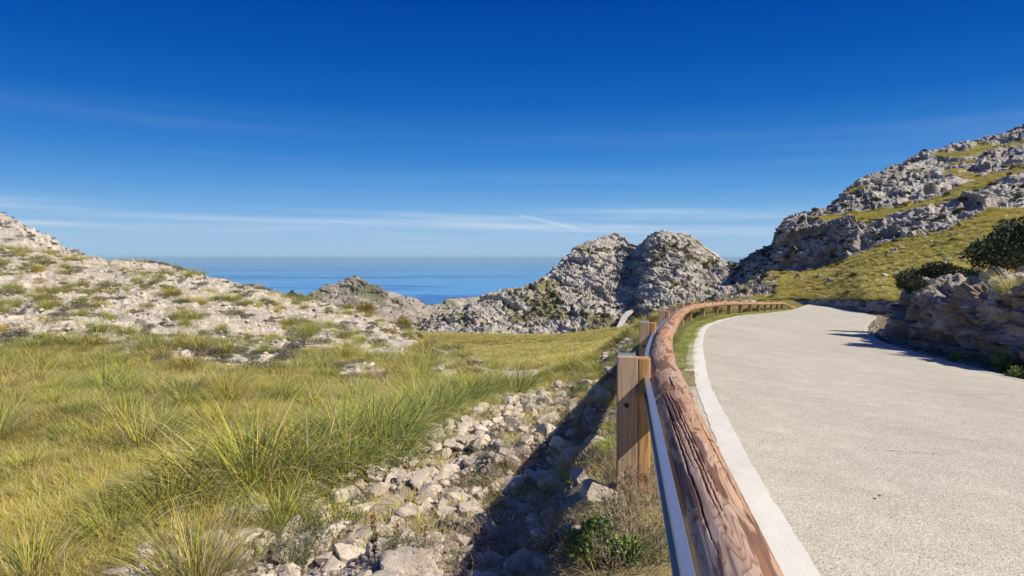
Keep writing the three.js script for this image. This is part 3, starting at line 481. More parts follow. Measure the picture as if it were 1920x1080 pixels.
{
  const joints = [-3.3, -1.1, 1.0, 3.25, 4.75, 6.35, 8.1, 9.9, 11.8]; let d = 11.8; while (d < 69) { const s = Math.hypot(1, slopeOf(roadLeft, d)); d += 2.05 / s; joints.push(d); }
  const near = { map: woodTex(2048, 1024, 2.2, 5, 0.0), roughness: 0.78, bumpMap: null };
  const matA = new THREE.MeshStandardMaterial({ map: near.map, roughness: 0.78 }), matB = new THREE.MeshStandardMaterial({ map: woodTex(1024, 512, 1.6, 8, 0.15), roughness: 0.8 }), matC = new THREE.MeshStandardMaterial({ map: woodTex(1024, 512, 2.0, 14, 0.6), roughness: 0.8 });
  const plainLogs = [21, 22].map((s) => logGeo(1, 24, 40, makeCracks(s, 1, 5), s));
  const ends = [];
  for (let i = 0; i < joints.length - 1; i++) {
    const a = railPoint(joints[i]), b = railPoint(joints[i + 1]), L = a.distanceTo(b) - 0.010, far = joints[i] > 6;
    const cr = makeCracks(300 + i, L, 9), geo = far ? plainLogs[i % 2] : joints[i] === 1.0 ? logGeo(L, 420, 300, cr, i, 0.099) : logGeo(L, 150, 160, cr, i, joints[i] === 3.25 ? 0.106 : 0.101);
    const m = mesh('log', geo, far ? (i % 3 ? matC : matB) : joints[i] === 1.0 ? matA : matB, rail); m.position.copy(a); m.quaternion.setFromUnitVectors(new THREE.Vector3(1, 0, 0), b.clone().sub(a).normalize());
    if (far) m.scale.x = L; m.rotateX(far ? i * 1.3 : joints[i] === 3.25 ? 0.9 : 0);
  }
  // steel channel behind the logs, one length per two logs
  const prof = [[-0.096, -0.064], [-0.123, -0.064], [-0.126, -0.061], [-0.126, -0.046], [-0.121, -0.046], [-0.121, -0.058], [-0.102, -0.058], [-0.101, -0.056], [-0.101, 0.046], [-0.102, 0.049], [-0.121, 0.050], [-0.121, 0.038], [-0.126, 0.038], [-0.126, 0.052], [-0.123, 0.056], [-0.098, 0.056], [-0.095, 0.052]];   // an open channel, its web against the log
  for (let i = 0; i < joints.length - 2; i += 2) {
    const n = 14, pos = [], idx = [], uv = [], np = prof.length, d0 = joints[i] + 0.004, d1 = joints[Math.min(i + 2, joints.length - 1)] - 0.004; let run = 0, last = null;
    for (let k = 0; k <= n; k++) { const d = mixn(d0, d1, k / n), p = railPoint(d), q = railPoint(d + 0.05), t = q.sub(p), side = new THREE.Vector3(-t.z, 0, t.x).normalize(); if (last) run += p.distanceTo(last); last = p.clone(); prof.concat([prof[0]]).forEach(([l, y], j) => { pos.push(p.x + side.x * l, p.y + y, p.z + side.z * l); uv.push(run, j * 0.02); }); }
    const w = np + 1; for (let k = 0; k < n; k++) for (let j = 0; j < np; j++) { const a = k * w + j; idx.push(a, a + w, a + 1, a + 1, a + w, a + w + 1); }
    const g = new THREE.BufferGeometry(); g.setAttribute('position', new THREE.Float32BufferAttribute(pos, 3)); g.setAttribute('uv', new THREE.Float32BufferAttribute(uv, 2)); g.setIndex(idx);
    mesh('steel_channel', g.toNonIndexed(), M.steel, rail).geometry.computeVertexNormals();
  }
  // posts: two timber cheeks on a steel profile
  function block(w, h, dep, bev) { const s = new THREE.Shape(), a = w / 2 - bev, b = dep / 2 - bev; s.moveTo(-a, -b - bev); s.lineTo(a, -b - bev); s.quadraticCurveTo(a + bev, -b - bev, a + bev, -b); s.lineTo(a + bev, b); s.quadraticCurveTo(a + bev, b + bev, a, b + bev); s.lineTo(-a, b + bev); s.quadraticCurveTo(-a - bev, b + bev, -a - bev, b); s.lineTo(-a - bev, -b); s.quadraticCurveTo(-a - bev, -b - bev, -a, -b - bev);
    const g = new THREE.ExtrudeGeometry(s, { depth: h, bevelEnabled: true, bevelSize: 0.003, bevelThickness: 0.004, bevelSegments: 2, curveSegments: 3 }); g.rotateX(-Math.PI / 2); const p = g.attributes.position, uv = g.attributes.uv, nr = g.attributes.normal; for (let i = 0; i < p.count; i++) { const nx = Math.abs(nr.getX(i)); uv.setXY(i, (nx > 0.7 ? p.getZ(i) : p.getX(i)) * 5 + 0.5, p.getY(i) * 0.85 + (Math.abs(nr.getY(i)) > 0.7 ? p.getZ(i) * 3 : 0)); } return g; }
  const H = 1.02, left = block(0.112, H, 0.055, 0.004), right = block(0.068, H - 0.008, 0.10, 0.012);
  const prof2 = new THREE.Shape([[-0.05, -0.035], [-0.044, -0.035], [-0.044, 0.03], [0.044, 0.03], [0.044, -0.035], [0.05, -0.035], [0.05, 0.036], [-0.05, 0.036]].map(([x, y]) => new THREE.Vector2(x, -y))), steelGeo = new THREE.ExtrudeGeometry(prof2, { depth: H + 0.02, bevelEnabled: false }).rotateX(-Math.PI / 2);
  const boltGeo = mergeGeometries([new THREE.CylinderGeometry(0.015, 0.015, 0.006, 14).rotateX(Math.PI / 2), new THREE.CylinderGeometry(0.007, 0.007, 0.012, 6).rotateX(Math.PI / 2)]), spacer = new THREE.BoxGeometry(0.05, 0.09, 0.05);
  const makePost = () => { const g = new THREE.Group(); g.name = 'post';
    mesh('timber_cheek', left, M.greyWood, g).position.set(-0.228, 0, 0.03); mesh('timber_cheek', right, M.warmWood, g).position.set(-0.132, 0, 0.008); mesh('steel_profile', steelGeo, M.steel, g).position.set(-0.228, 0, -0.034); const b = mesh('bolt', boltGeo, M.bolt, g); b.position.set(-0.232, H - 0.275, 0.0625); mesh('steel_spacer', spacer, M.steel, g).position.set(-0.112 + 0.01, H - 0.165, -0.01); return g; };
  const proto = makePost(); let first = true, dd = 3.98, prev = -0.1;
  const spots = [-0.1]; while (dd < 62) { spots.push(dd); dd += 4.05 / Math.hypot(1, slopeOf(roadLeft, dd)); }
  for (const q of spots) { const g = first ? proto : proto.clone(); first = false; rail.add(g); const p = railPoint(q), s = slopeOf(roadLeft, q); g.position.set(p.x, p.y + 0.165 - H + (logTop(q) - 0.7) * 0.2, p.z); g.rotation.y = -Math.atan(s) * (q < 5 ? 0.55 : 1); g.rotation.z = 0.008 * Math.sin(q * 3); }
}
console.log('guard rail');

// ---------------------------------------------------------------- plants: blades, leaves and twigs
class Soup { constructor() { this.p = []; this.c = []; }
  tri(a, b, c, col) { this.p.push(...a, ...b, ...c); for (let i = 0; i < 3; i++) this.c.push(...col); }
  ribbon(pts, w, side, col) {                            // pts: list of [x, y, z]; tapers to a point
    const n = pts.length; let pl = null, pr = null;
    for (let i = 0; i < n; i++) { const t = i / (n - 1), ww = w * 0.5 * (1 - t ** 2.2), q = pts[i], l = [q[0] - side[0] * ww, q[1] - side[1] * ww, q[2] - side[2] * ww], r = [q[0] + side[0] * ww, q[1] + side[1] * ww, q[2] + side[2] * ww];
      if (pl) { if (i === n - 1) this.tri(pl, pr, q, col); else { this.tri(pl, pr, r, col); this.tri(pl, r, l, col); } } pl = l; pr = r; }
  }
  geo() { const g = new THREE.BufferGeometry(); g.setAttribute('position', new THREE.Float32BufferAttribute(this.p, 3)); g.setAttribute('color', new THREE.Float32BufferAttribute(this.c, 3)); return g; }
}
const vary = (c, r, k) => { const f = 1 + (r() - 0.5) * k, h = (r() - 0.5) * k * 0.4; return [c[0] * f * (1 + h), c[1] * f, c[2] * f * (1 - h)]; };
const G = { olive: [0.48, 0.42, 0.045], bright: [0.37, 0.40, 0.035], deep: [0.17, 0.225, 0.028], straw: [0.57, 0.44, 0.15], pale: [0.68, 0.56, 0.33], brown: [0.33, 0.23, 0.14] };
function tussockGeo(seed, n, rad, len, lean, droop, w, mixw, seg = 4) {   // mixw: weights for olive, bright, deep, straw, pale
  const r = rng(seed), s = new Soup(), keys = ['olive', 'bright', 'deep', 'straw', 'pale', 'brown'], tot = mixw.reduce((a, b) => a + b);
  for (let k = 0; k < n; k++) {
    const a = r() * 6.2832, q = Math.sqrt(r()), bx = Math.cos(a) * q * rad, bz = Math.sin(a) * q * rad, az = a + (r() - 0.5) * 1.4, l = len * (0.45 + 0.6 * r()), tilt = lean * (0.15 + 0.85 * q) * (0.6 + 0.7 * r()), dr = droop * (0.4 + r());
    let pick = r() * tot, i = 0; while (pick > mixw[i] && i < keys.length - 1) pick -= mixw[i++];
    const dry = i >= 3, col = vary(G[keys[i]], r, 0.45), pts = []; let x = bx, y = -0.03, z = bz, th = tilt;
    for (let m = 0; m <= seg; m++) { pts.push([x, y, z]); const st = l / seg; x += Math.sin(th) * Math.cos(az) * st; z += Math.sin(th) * Math.sin(az) * st; y += Math.cos(th) * st; th = Math.min(th + dr / seg * (dry ? 0.5 : 1) * (0.5 + m * 0.4), 2.3); }
    const sa = az + 1.57 + (r() - 0.5) * 1.6; s.ribbon(pts, w * (0.7 + 0.6 * r()), [Math.cos(sa), 0.25 * (r() - 0.5), Math.sin(sa)], col);
  }
  return s.geo();
}
function leafBush(seed, lumps, n, leaf, cols, trunk = [0.16, 0.11, 0.075]) {   // lumps: [x, y, z, rx, ry, rz]; leaf faces spread through each lump, denser near its skin
  const r = rng(seed), s = new Soup(), vol = lumps.map((l) => Math.pow(l[3] * l[4] * l[5], 0.67)), tot = vol.reduce((a, b) => a + b);
  for (let k = 0; k < n; k++) {
    let pick = r() * tot, i = 0; while (pick > vol[i] && i < lumps.length - 1) pick -= vol[i++]; const [cx, cy, cz, rx, ry, rz] = lumps[i];
    const a = r() * 6.2832, cp = r() * 2 - 1, sp = Math.sqrt(1 - cp * cp), dx = sp * Math.cos(a), dy = cp, dz = sp * Math.sin(a), q = Math.pow(r(), 0.38) * (0.82 + 0.28 * noise3(dx * 2.3 + i * 5, dy * 2.3, dz * 2.3 + seed) + 0.12 * r());
    const p = [cx + dx * rx * q, Math.max(0.0, cy + dy * ry * q), cz + dz * rz * q], l = leaf * (0.6 + 0.8 * r()), col = vary(cols[Math.floor(r() * cols.length)], r, 0.4);
    const u = [dx + (r() - 0.5) * 1.6, dy * 0.7 + 0.5 + (r() - 0.5) * 1.2, dz + (r() - 0.5) * 1.6], ul = Math.hypot(...u), e = u.map((v) => v / ul * l), v0 = [r() - 0.5, r() - 0.5, r() - 0.5]; let w = [e[1] * v0[2] - e[2] * v0[1], e[2] * v0[0] - e[0] * v0[2], e[0] * v0[1] - e[1] * v0[0]]; const wl = Math.hypot(...w) || 1; w = w.map((v) => v / wl * l * 0.28);
    const m = [p[0] + e[0] * 0.5, p[1] + e[1] * 0.5, p[2] + e[2] * 0.5], t = [p[0] + e[0], p[1] + e[1], p[2] + e[2]];
    s.tri(p, [m[0] - w[0], m[1] - w[1], m[2] - w[2]], t, col); s.tri(p, t, [m[0] + w[0], m[1] + w[1], m[2] + w[2]], col);
  }
  const st = new Soup(); for (const [cx, cy, cz, rx, ry, rz] of lumps) for (let k = 0; k < 6; k++) { const a = r() * 6.28, q = r() * 0.6, e = [cx + Math.cos(a) * rx * q, cy + ry * (0.2 + 0.4 * r()), cz + Math.sin(a) * rz * q], b = [cx * 0.3 + (r() - 0.5) * 0.1, -0.05, cz * 0.3 + (r() - 0.5) * 0.1], w = 0.05 * Math.max(rx, 0.25), mid = [mixn(b[0], e[0], 0.5) + (r() - 0.5) * 0.2 * rx, mixn(b[1], e[1], 0.5), mixn(b[2], e[2], 0.5) + (r() - 0.5) * 0.2 * rz]; st.ribbon([b, mid, e], w, [1, 0, 0], trunk); st.ribbon([b, mid, e], w, [0, 0, 1], trunk); }
  return { crown: s.geo(), stems: st.geo() };
}
function twigGeo(seed, n, rad, h, w, cols, leafCols, leafN = 0, leafL = 0.02) {   // wiry dwarf shrub
  const r = rng(seed), s = new Soup();
  const grow = (p, dir, l, wd, dep) => { const pts = [p]; let q = p, d = dir; for (let k = 0; k < 3; k++) { d = [d[0] + (r() - 0.5) * 0.5, d[1] + (r() - 0.4) * 0.3, d[2] + (r() - 0.5) * 0.5]; const dl = Math.hypot(...d); d = d.map((v) => v / dl); q = [q[0] + d[0] * l / 3, q[1] + d[1] * l / 3, q[2] + d[2] * l / 3]; pts.push(q); }
    const col = vary(cols[Math.floor(r() * cols.length)], r, 0.4); const a = r() * 6.28; s.ribbon(pts, wd, [Math.cos(a), 0, Math.sin(a)], col);
    for (let k = 0; k < leafN; k++) { const b = pts[1 + Math.floor(r() * 3)], e = [(r() - 0.5), r() * 0.8, (r() - 0.5)].map((v) => v * leafL * 2), f = [b[0] + e[0], b[1] + e[1], b[2] + e[2]], g = [b[0] + e[2] * 0.4, b[1] + leafL * 0.3, b[2] - e[0] * 0.4]; s.tri(b, f, g, vary(leafCols[Math.floor(r() * leafCols.length)], r, 0.4)); }
    if (dep > 0) for (let k = 0; k < 3; k++) { const b = pts[1 + Math.floor(r() * 3)]; grow(b, [d[0] + (r() - 0.5) * 1.8, d[1] + 0.2 * r(), d[2] + (r() - 0.5) * 1.8], l * (0.4 + 0.4 * r()), wd * 0.7, dep - 1); } };
  for (let k = 0; k < n; k++) { const a = r() * 6.28, q = Math.sqrt(r()) * rad * 0.5; grow([Math.cos(a) * q, -0.02, Math.sin(a) * q], [Math.cos(a) * 0.9 * r() * rad / h, 1, Math.sin(a) * 0.9 * r() * rad / h], h * (0.5 + 0.5 * r()), w, 2); }
  return s.geo();
}
function instanced(name, geo, mat, spots, label, category, parent = scene) {   // spots: [x, y, d, scale, turn, tint, tiltx, tiltz, sy]
  const m = new THREE.InstancedMesh(geo, mat, spots.length), o = new THREE.Object3D(), c = new THREE.Color();
  spots.forEach((s, i) => { o.position.set(s[0], s[1], -s[2]); o.rotation.set(s[6] || 0, s[4], s[7] || 0); o.scale.set(s[3], s[3] * (s[8] || 1), s[3]); o.updateMatrix(); m.setMatrixAt(i, o.matrix); const t = s[5] || 1; if (Array.isArray(t)) c.setRGB(...t); else c.setRGB(t, t, t); m.setColorAt(i, c); });
  m.name = parent === scene ? numbered(name) : name; m.castShadow = m.receiveShadow = true; parent.add(m); m.userData.kind = 'stuff'; if (label) { m.userData.label = label; if (parent === scene) m.userData.category = category; } return m;
}
const seen = (x, y, d) => { if (d < 0.5) return false; const u = 960 + x / d * FOCAL, v = 484 + (EYE - y) / d * FOCAL; return u > -60 && u < 1980 && v > 0 && v < 1200; };
const hue = (r) => { const f = 0.82 + 0.4 * r(), y = (r() - 0.4) * 0.28; return [f * (1 + y), f, f * (1 - y)]; };

// grass of the left field: tall tussocks, each its own, and the finer sward between them
const tuss = [0, 1, 2, 3, 4, 5, 6, 7].map((k) => tussockGeo(500 + k, 430, 0.16, 0.64, 0.95, 1.9, 0.006, [[4, 4, 3, 0.6, 0.2, 0.1], [3, 5, 3, 0.5, 0.2, 0.1], [5, 2, 2, 2, 1, 0.5], [3, 3, 5, 0.8, 0.3, 0.2], [4, 5, 1.5, 0.7, 0.2, 0.1], [3, 2, 2, 2.5, 1.6, 1], [3, 4, 4, 0.8, 0.4, 0.2], [5, 4, 3, 1, 0.3, 0.1]][k]));
const sward = [0, 1, 2, 3].map((k) => tussockGeo(520 + k, 150, 0.26, 0.27, 1.1, 1.6, 0.0055, [[6, 3, 0.6, 1.5, 0.4, 0.2], [5, 4, 1, 0.8, 0.3, 0.1], [5, 1.5, 0.5, 3, 1.6, 0.6], [6, 3, 0.6, 1.4, 0.4, 0.2]][k], 3));
const tufts = [0, 1, 2].map((k) => tussockGeo(540 + k, 95, 0.3, 0.75, 0.9, 1.4, 0.022, [[5, 3, 2, 1.5, 0.6, 0.2], [4, 4, 1.5, 1, 0.4, 0.1], [5, 2, 1, 3, 1, 0.4]][k], 3));
{
  const r = rng(901), cand = [], fill = [[], [], [], []], cell = new Map();
  for (let k = 0; k < 26000; k++) {
    const d = 3.2 + 43 * Math.pow(r(), 0.75), x = mixn(-(0.8 * d + 2), Math.min(0.22 * d + 1, railAt(d) - 0.7), r()), side = leftOfRail(x, d); if (side < 0.7 || (d < 4.3 && side < 3.6)) continue;
    const rk = rockAt(x, d), rb = rubbleAt(x, d), edge = sst(2.3, 2.8, side) * (1 - sst(3.6, 4.6, side)) * sst(4.2, 5.2, d) * (1 - sst(12, 15, d)), n = fbm2(x * 0.45, d * 0.45, 3, 91);
    if (r() > (1 - sst(0.25, 0.6, rk) * (n > 0.1 ? 0.72 : 0.97) * (x / d > -0.22 ? 1.03 : 1)) * (1 - sst(0.04, 0.2, rb)) * sst(-0.45, 0.35, n + 0.6 * edge)) continue;
    const min = (edge > 0.4 ? 0.36 : 0.58) + (d > 20 ? 0.1 : 0), ci = Math.floor(x / 0.6), di = Math.floor(d / 0.6); let ok = true;
    for (let a = -1; a <= 1 && ok; a++) for (let b = -1; b <= 1 && ok; b++) for (const q of cell.get((ci + a) + ',' + (di + b)) || []) if ((q[0] - x) ** 2 + (q[2] - d) ** 2 < min * min) { ok = false; break; }
    if (!ok) continue;
    const sc = (0.6 + 0.75 * r() * r() + 0.1) * (1 + 0.45 * edge) * (d > 18 ? 1.1 : 1), y = groundY(x, d), e = [x, y, d, sc, r() * 6.28, hue(r), 0, 0, 0.8 + 0.3 * r(), edge > 0.4 ? (r() < 0.55 ? 3 : 6) : Math.floor(r() * 8)];
    const key = ci + ',' + di; cell.has(key) ? cell.get(key).push(e) : cell.set(key, [e]); cand.push(e);
  }
  const vis = cand.filter((e) => seen(e[0], e[1] + 0.3, e[2])).sort((a, b) => b[3] / b[2] - a[3] / a[2]), rest = new Set(cand), tuftMats = [0, 1, 2].map((k) => { const m = M.grass.clone(); m.color.setRGB(...[[1, 1, 1], [1.05, 0.95, 0.85], [0.82, 0.95, 0.85]][k]); return m; });
  vis.slice(0, 296).forEach((e, i) => {
    rest.delete(e); const m = mesh('grass_tussock', tuss[e[9]], tuftMats[i % 3]); m.position.set(e[0], e[1], -e[2]); m.rotation.y = e[4]; m.scale.set(e[3], e[3] * e[8], e[3]);
    const side = leftOfRail(e[0], e[2]), rk = rockAt(e[0], e[2]);
    if (rk > 0.3) tag(m, 'olive grass tussock growing among the pale rocks of the spur', 'grass tussock', 'grass tussocks on the spur rock');
    else if (side < 4.6) tag(m, 'tall arching green grass tussock in the row bordering the stone run', 'grass tussock', 'grass tussocks bordering the stones');
    else if (e[2] < 11) tag(m, 'arching olive grass tussock in the foreground field left of the stones', 'grass tussock', 'grass tussocks in the foreground field');
    else tag(m, 'small rounded grass tussock in the field below the spur', 'grass tussock', 'grass tussocks below the spur');
  });
  const left = [...rest]; for (let k = 0; k < 8; k++) { const l = left.filter((e) => e[9] === k); if (l.length) instanced('distant_tussocks', tuss[k], M.grass, l, 'smaller grass tussocks further up the left field and slope', 'grass'); }
  for (let k = 0; k < 36000; k++) {
    const d = 3.0 + 36 * Math.pow(r(), 1.15), x = mixn(-(0.8 * d + 2), Math.min(0.25 * d + 1, railAt(d) - 0.4), r()), side = leftOfRail(x, d); if (side < 0.5 || (d < 4.2 && side < 3.2)) continue;
    const rk = rockAt(x, d), rb = rubbleAt(x, d), bare2 = sst(0.38, 0.55, fbm2(x * 0.6 + 30, d * 0.5, 4, 92));
    if (r() > (1 - 0.97 * sst(0.2, 0.5, rk)) * (1 - 0.975 * rb) * (1 - 0.9 * bare2) * (side < 1 ? 0.3 : 1)) continue;
    fill[Math.floor(r() * 4)].push([x, groundY(x, d) - 0.01, d, (0.55 + 0.6 * r()) * (d > 15 ? 1.15 : 1), r() * 6.28, hue(r), 0, 0, 0.75 + 0.4 * r()]);
  }
  fill.forEach((l, k) => instanced('field_grass', sward[k], M.grass, l, 'fine olive and straw coloured grass covering the left field', 'grass'));
  // meadow in the valley and the strip behind the far rail
  const mead = [[], [], []];
  for (let k = 0; k < 30000; k++) {
    const d = 24 + 125 * Math.pow(r(), 1.1), a = mixn(-0.2, 0.3, r()), x = a * d, side = leftOfRail(x, d); if (side < 0.6) continue; if (rockAt(x, d) > 0.3) continue;
    if (r() > sst(-0.7, 0.1, fbm2(x * 0.2, d * 0.2, 3, 93))) continue; mead[Math.floor(r() * 3)].push([x, groundY(x, d, false) - 0.03, d, 0.5 + 0.6 * r(), r() * 6.28, hue(r), 0, 0, 0.6 + 0.4 * r()]);
  }
  for (let k = 0; k < 1500; k++) { const d = 30 + 52 * r(), x = railAt(d) - 0.5 - 4 * r() * r(); mead[k % 3].push([x, groundY(x, d, false) - 0.03, d + 0.5, 0.4 + 0.5 * r(), r() * 6.28, hue(r), 0, 0, 0.7]); }
  mead.forEach((l, k) => instanced('meadow_grass', tufts[k], M.grass, l, 'olive meadow grass in the valley beyond the spur', 'grass'));
  // hillside grass
  const hl = [[], [], []], o = {};
  for (let k = 0; k < 26000; k++) { const u = 0.12 + 0.78 * r(), v = (1 + 6 * Math.pow(r(), 1.3)) / 9; hill.place(u, v, o); if (o.rock > 0.45 || o.p[2] < 26) continue; hl[k % 3].push([o.p[0], o.p[1] - 0.05, o.p[2], (0.55 + 0.55 * r()) * (v > 0.35 ? 0.8 : 1), r() * 6.28, hue(r).map((q) => q * 1.2), 0, 0, 0.45 + 0.3 * r()]); }
  hl.forEach((l, k) => instanced('hillside_grass', tufts[k], M.grass, l, 'yellow green grass tufts covering the slope right of the road', 'grass'));
}
console.log('grass');

// ---------------------------------------------------------------- stones of the rubble bank
function stoneGeo(seed, detail, planes = 13) {
  const r = rng(seed), g = new THREE.IcosahedronGeometry(1, detail), p = g.attributes.position, cut2 = [], col = new Float32Array(p.count * 3);
  for (let k = 0; k < planes; k++) { const a = r() * 6.28, c = r() * 2 - 1, s = Math.sqrt(1 - c * c); cut2.push([s * Math.cos(a), c, s * Math.sin(a), 0.42 + 0.38 * r()]); }
  const sx = 1 + 0.35 * r(), sy = 0.55 + 0.3 * r(), sz = 0.75 + 0.3 * r(), base = mix3(lin(214, 200, 179), lin(186, 172, 152), r());
  for (let i = 0; i < p.count; i++) {
    const x = p.getX(i), y = p.getY(i), z = p.getZ(i); let q = 1; for (const [a, b, c, d] of cut2) { const t = a * x + b * y + c * z; if (t > 0.01) q = Math.min(q, d / t); }
    q *= 1 + 0.035 * fbm3(x * 2.4 + seed, y * 2.4, z * 2.4, 3) + 0.018 * noise3(x * 11, y * 11, z * 11 + seed); p.setXYZ(i, x * q * sx, y * q * sy, z * q * sz);
    const n = fbm3(x * 2 + seed, y * 2, z * 2, 3), o = sst(0.1, 0.5, fbm3(x * 1.2, y * 1.2 + seed, z * 1.2, 3)); let c = mix3(base, lin(150, 140, 128), sst(0.0, 0.5, n) * 0.55); c = mix3(c, [0.44, 0.30, 0.17], o * 0.35); const f = 1 + 0.12 * noise3(x * 9, y * 9, z * 9); col[i * 3] = c[0] * f; col[i * 3 + 1] = c[1] * f; col[i * 3 + 2] = c[2] * f;
  }
  g.setAttribute('color', new THREE.BufferAttribute(col, 3)); g.deleteAttribute('normal'); return g;
}
{
  const r = rng(4242), geos = []; for (let k = 0; k < 14; k++) geos.push(stoneGeo(60 + k, 5)); const small = []; for (let k = 0; k < 5; k++) small.push(stoneGeo(90 + k, 1, 9));
  const placed = [];
  const put = (x, d, s, k, turn, tx, tz) => { const y = groundY(x, d); placed.push([x, y + s * 0.16, d, s, turn ?? r() * 6.28, tx ?? (r() - 0.5) * 0.7, tz ?? (r() - 0.5) * 0.7, k ?? Math.floor(r() * 14)]); };
  // the larger blocks the eye picks out, then the run of the bank
  for (const [px, py, w, k] of [[655, 1050, 78, 0], [690, 1012, 62, 3], [760, 1016, 80, 5], [620, 905, 46, 7], [730, 955, 68, 2], [800, 958, 44, 9], [842, 885, 60, 4], [900, 838, 64, 6], [880, 870, 40, 1], [818, 918, 30, 8], [932, 985, 36, 11], [905, 1010, 40, 10], [1000, 980, 46, 12], [1035, 985, 40, 13], [1015, 1040, 52, 2], [910, 1060, 62, 6], [700, 935, 56, 11], [560, 985, 40, 5], [500, 1010, 44, 8], [535, 1050, 50, 1], [1118, 935, 74, 3], [1000, 745, 24, 4], [1085, 715, 22, 7], [1050, 780, 26, 9], [960, 800, 36, 0], [830, 960, 36, 12], [780, 990, 40, 4], [965, 780, 28, 5], [860, 820, 34, 8], [820, 850, 30, 2]]) {
    let d = 5; for (let it = 0; it < 30; it++) { const x = (px - 960) / FOCAL * d, y = groundY(x, d, false); d = mixn(d, clamp((EYE - y) * FOCAL / (py - 484), 3.2, 25), 0.5); } put((px - 960) / FOCAL * d, d, w * 0.5 / FOCAL * d, k);
  }
  for (let k = 0; k < 20000 && placed.length < 1900; k++) { const d = 3.3 + 17 * Math.pow(r(), 1.5), x = railAt(d) - mixn(0.5, 3.9, r()) * Math.hypot(1, slopeOf(roadLeft, d)), rb = rubbleAt(x, d), side = leftOfRail(x, d); if (r() > rb * (side < 1.1 ? 0.35 : 1)) continue; const s = 0.03 + 0.13 * Math.pow(r(), 2.2); if (placed.some((q) => (q[0] - x) ** 2 + (q[2] - d) ** 2 < (0.5 * (q[3] + s)) ** 2)) continue; put(x, d, s); }
  placed.sort((a, b) => b[3] / b[2] - a[3] / a[2]);
  placed.slice(0, 300).forEach((q) => { const m = mesh('stone', geos[q[7]], M.stone, ground); m.position.set(q[0], q[1], -q[2]); m.rotation.set(q[5], q[4], q[6]); m.scale.setScalar(q[3]); });
  const more = [[], [], [], [], []]; placed.slice(300).forEach((q, i) => more[i % 5].push([q[0], q[1], q[2], q[3], q[4], 1, q[5], q[6]]));
  for (let k = 0; k < 26000; k++) { const d = 3.2 + 19 * Math.pow(r(), 1.3), x = railAt(d) - mixn(0.25, 4.0, r()) * Math.hypot(1, slopeOf(roadLeft, d)); if (r() > rubbleAt(x, d) * 0.95 + 0.03) continue; const s = 0.006 + 0.026 * Math.pow(r(), 2); more[k % 5].push([x, groundY(x, d) + s * 0.3, d, s, r() * 6.28, 0.8 + 0.35 * r(), r() * 3, r() * 3]); }
  for (let k = 0; k < 7000; k++) { const d = 14 + 28 * r(), x = mixn(-0.8 * d, 0.04 * d, r()), rk = rockAt(x, d); if (r() > sst(0.12, 0.4, rk) * 0.9) continue; const s = 0.03 + 0.09 * Math.pow(r(), 2.5); more[k % 5].push([x, groundY(x, d) + s * 0.1, d, s, r() * 6.28, 0.85 + 0.35 * r(), (r() - 0.5), (r() - 0.5)]); }
  for (let k = 0; k < 2600; k++) { const d = 2.5 + 30 * r() * r(), x = roadLeft(d) - 0.13 - 0.3 * r(); const s = 0.005 + 0.013 * r() * r(); more[k % 5].push([x, groundY(x, d) + s * 0.4, d, s, r() * 6.28, 0.9 + 0.2 * r(), r() * 3, r() * 3]); }
  more.forEach((l, k) => instanced('gravel', small[k], M.stone, l, 'small pale limestone chips and gravel', 'gravel', ground));
  // larger single rocks lying on the grassy hillside and at the foot of the cut
  const o = {}; const hr = [[], [], [], [], []];
  for (let k = 0; k < 900; k++) { hill.place(0.15 + 0.75 * r(), (1 + 2 * r()) / 9, o); if (r() > 0.35) continue; hr[k % 5].push([o.p[0], o.p[1], o.p[2], 0.12 + 0.45 * Math.pow(r(), 3), r() * 6.28, 0.75 + 0.2 * r(), r() - 0.5, r() - 0.5]); }
  for (let k = 0; k < 900; k++) { const d = 6 + 76 * r() * r(), x = roadRight(d) + 0.16 + 0.3 * r(); hr[k % 5].push([x, roadY(x, d) - 0.03, d, 0.012 + 0.05 * r() ** 3, r() * 6.28, 0.7 + 0.2 * r(), r() * 3, r() * 3]); }
  hr.forEach((l, k) => instanced('fallen_rocks', small[k], M.stone, l, 'scattered pale rocks on the hillside and along the cut', 'rocks', hill.mesh));
}
console.log('stones');

// ---------------------------------------------------------------- shrubs and weeds
const onGround = (px, py) => { let d = 6; for (let it = 0; it < 60; it++) { const x = (px - 960) / FOCAL * d, y = groundY(x, d, false); d = mixn(d, clamp((EYE - y) * FOCAL / Math.max(py - 484, 8), 3, 60), 0.35); } const x = (px - 960) / FOCAL * d; return [x, groundY(x, d), d]; };
function bush(name, p, turn, scale, parts, label, category, grp) { const g = group(name); g.position.set(p[0], p[1], -p[2]); g.rotation.y = turn; g.scale.setScalar(scale); for (const [n, geo] of Object.entries(parts)) mesh(n, geo, M.plant, g); tag(g, label, category, grp); return g; }
const yellowBush = (s) => leafBush(s, [[0, 0.42, 0, 0.5, 0.42, 0.5], [-0.22, 0.3, 0.1, 0.36, 0.32, 0.36], [0.26, 0.32, -0.05, 0.34, 0.34, 0.36]], 3600, 0.055, [[0.30, 0.22, 0.03], [0.24, 0.19, 0.03], [0.14, 0.13, 0.03], [0.36, 0.25, 0.03]]);
const darkBush = (s, w = 1, h = 1) => leafBush(s, [[0, 0.4 * h, 0, 0.6 * w, 0.36 * h, 0.5], [-0.5 * w, 0.32 * h, 0.1, 0.42 * w, 0.3 * h, 0.4], [0.5 * w, 0.34 * h, 0, 0.45 * w, 0.3 * h, 0.4], [0.1 * w, 0.62 * h, -0.1, 0.35 * w, 0.22 * h, 0.35]], 7000, 0.06, [[0.045, 0.065, 0.025], [0.06, 0.08, 0.03], [0.035, 0.05, 0.022], [0.075, 0.085, 0.04]]);
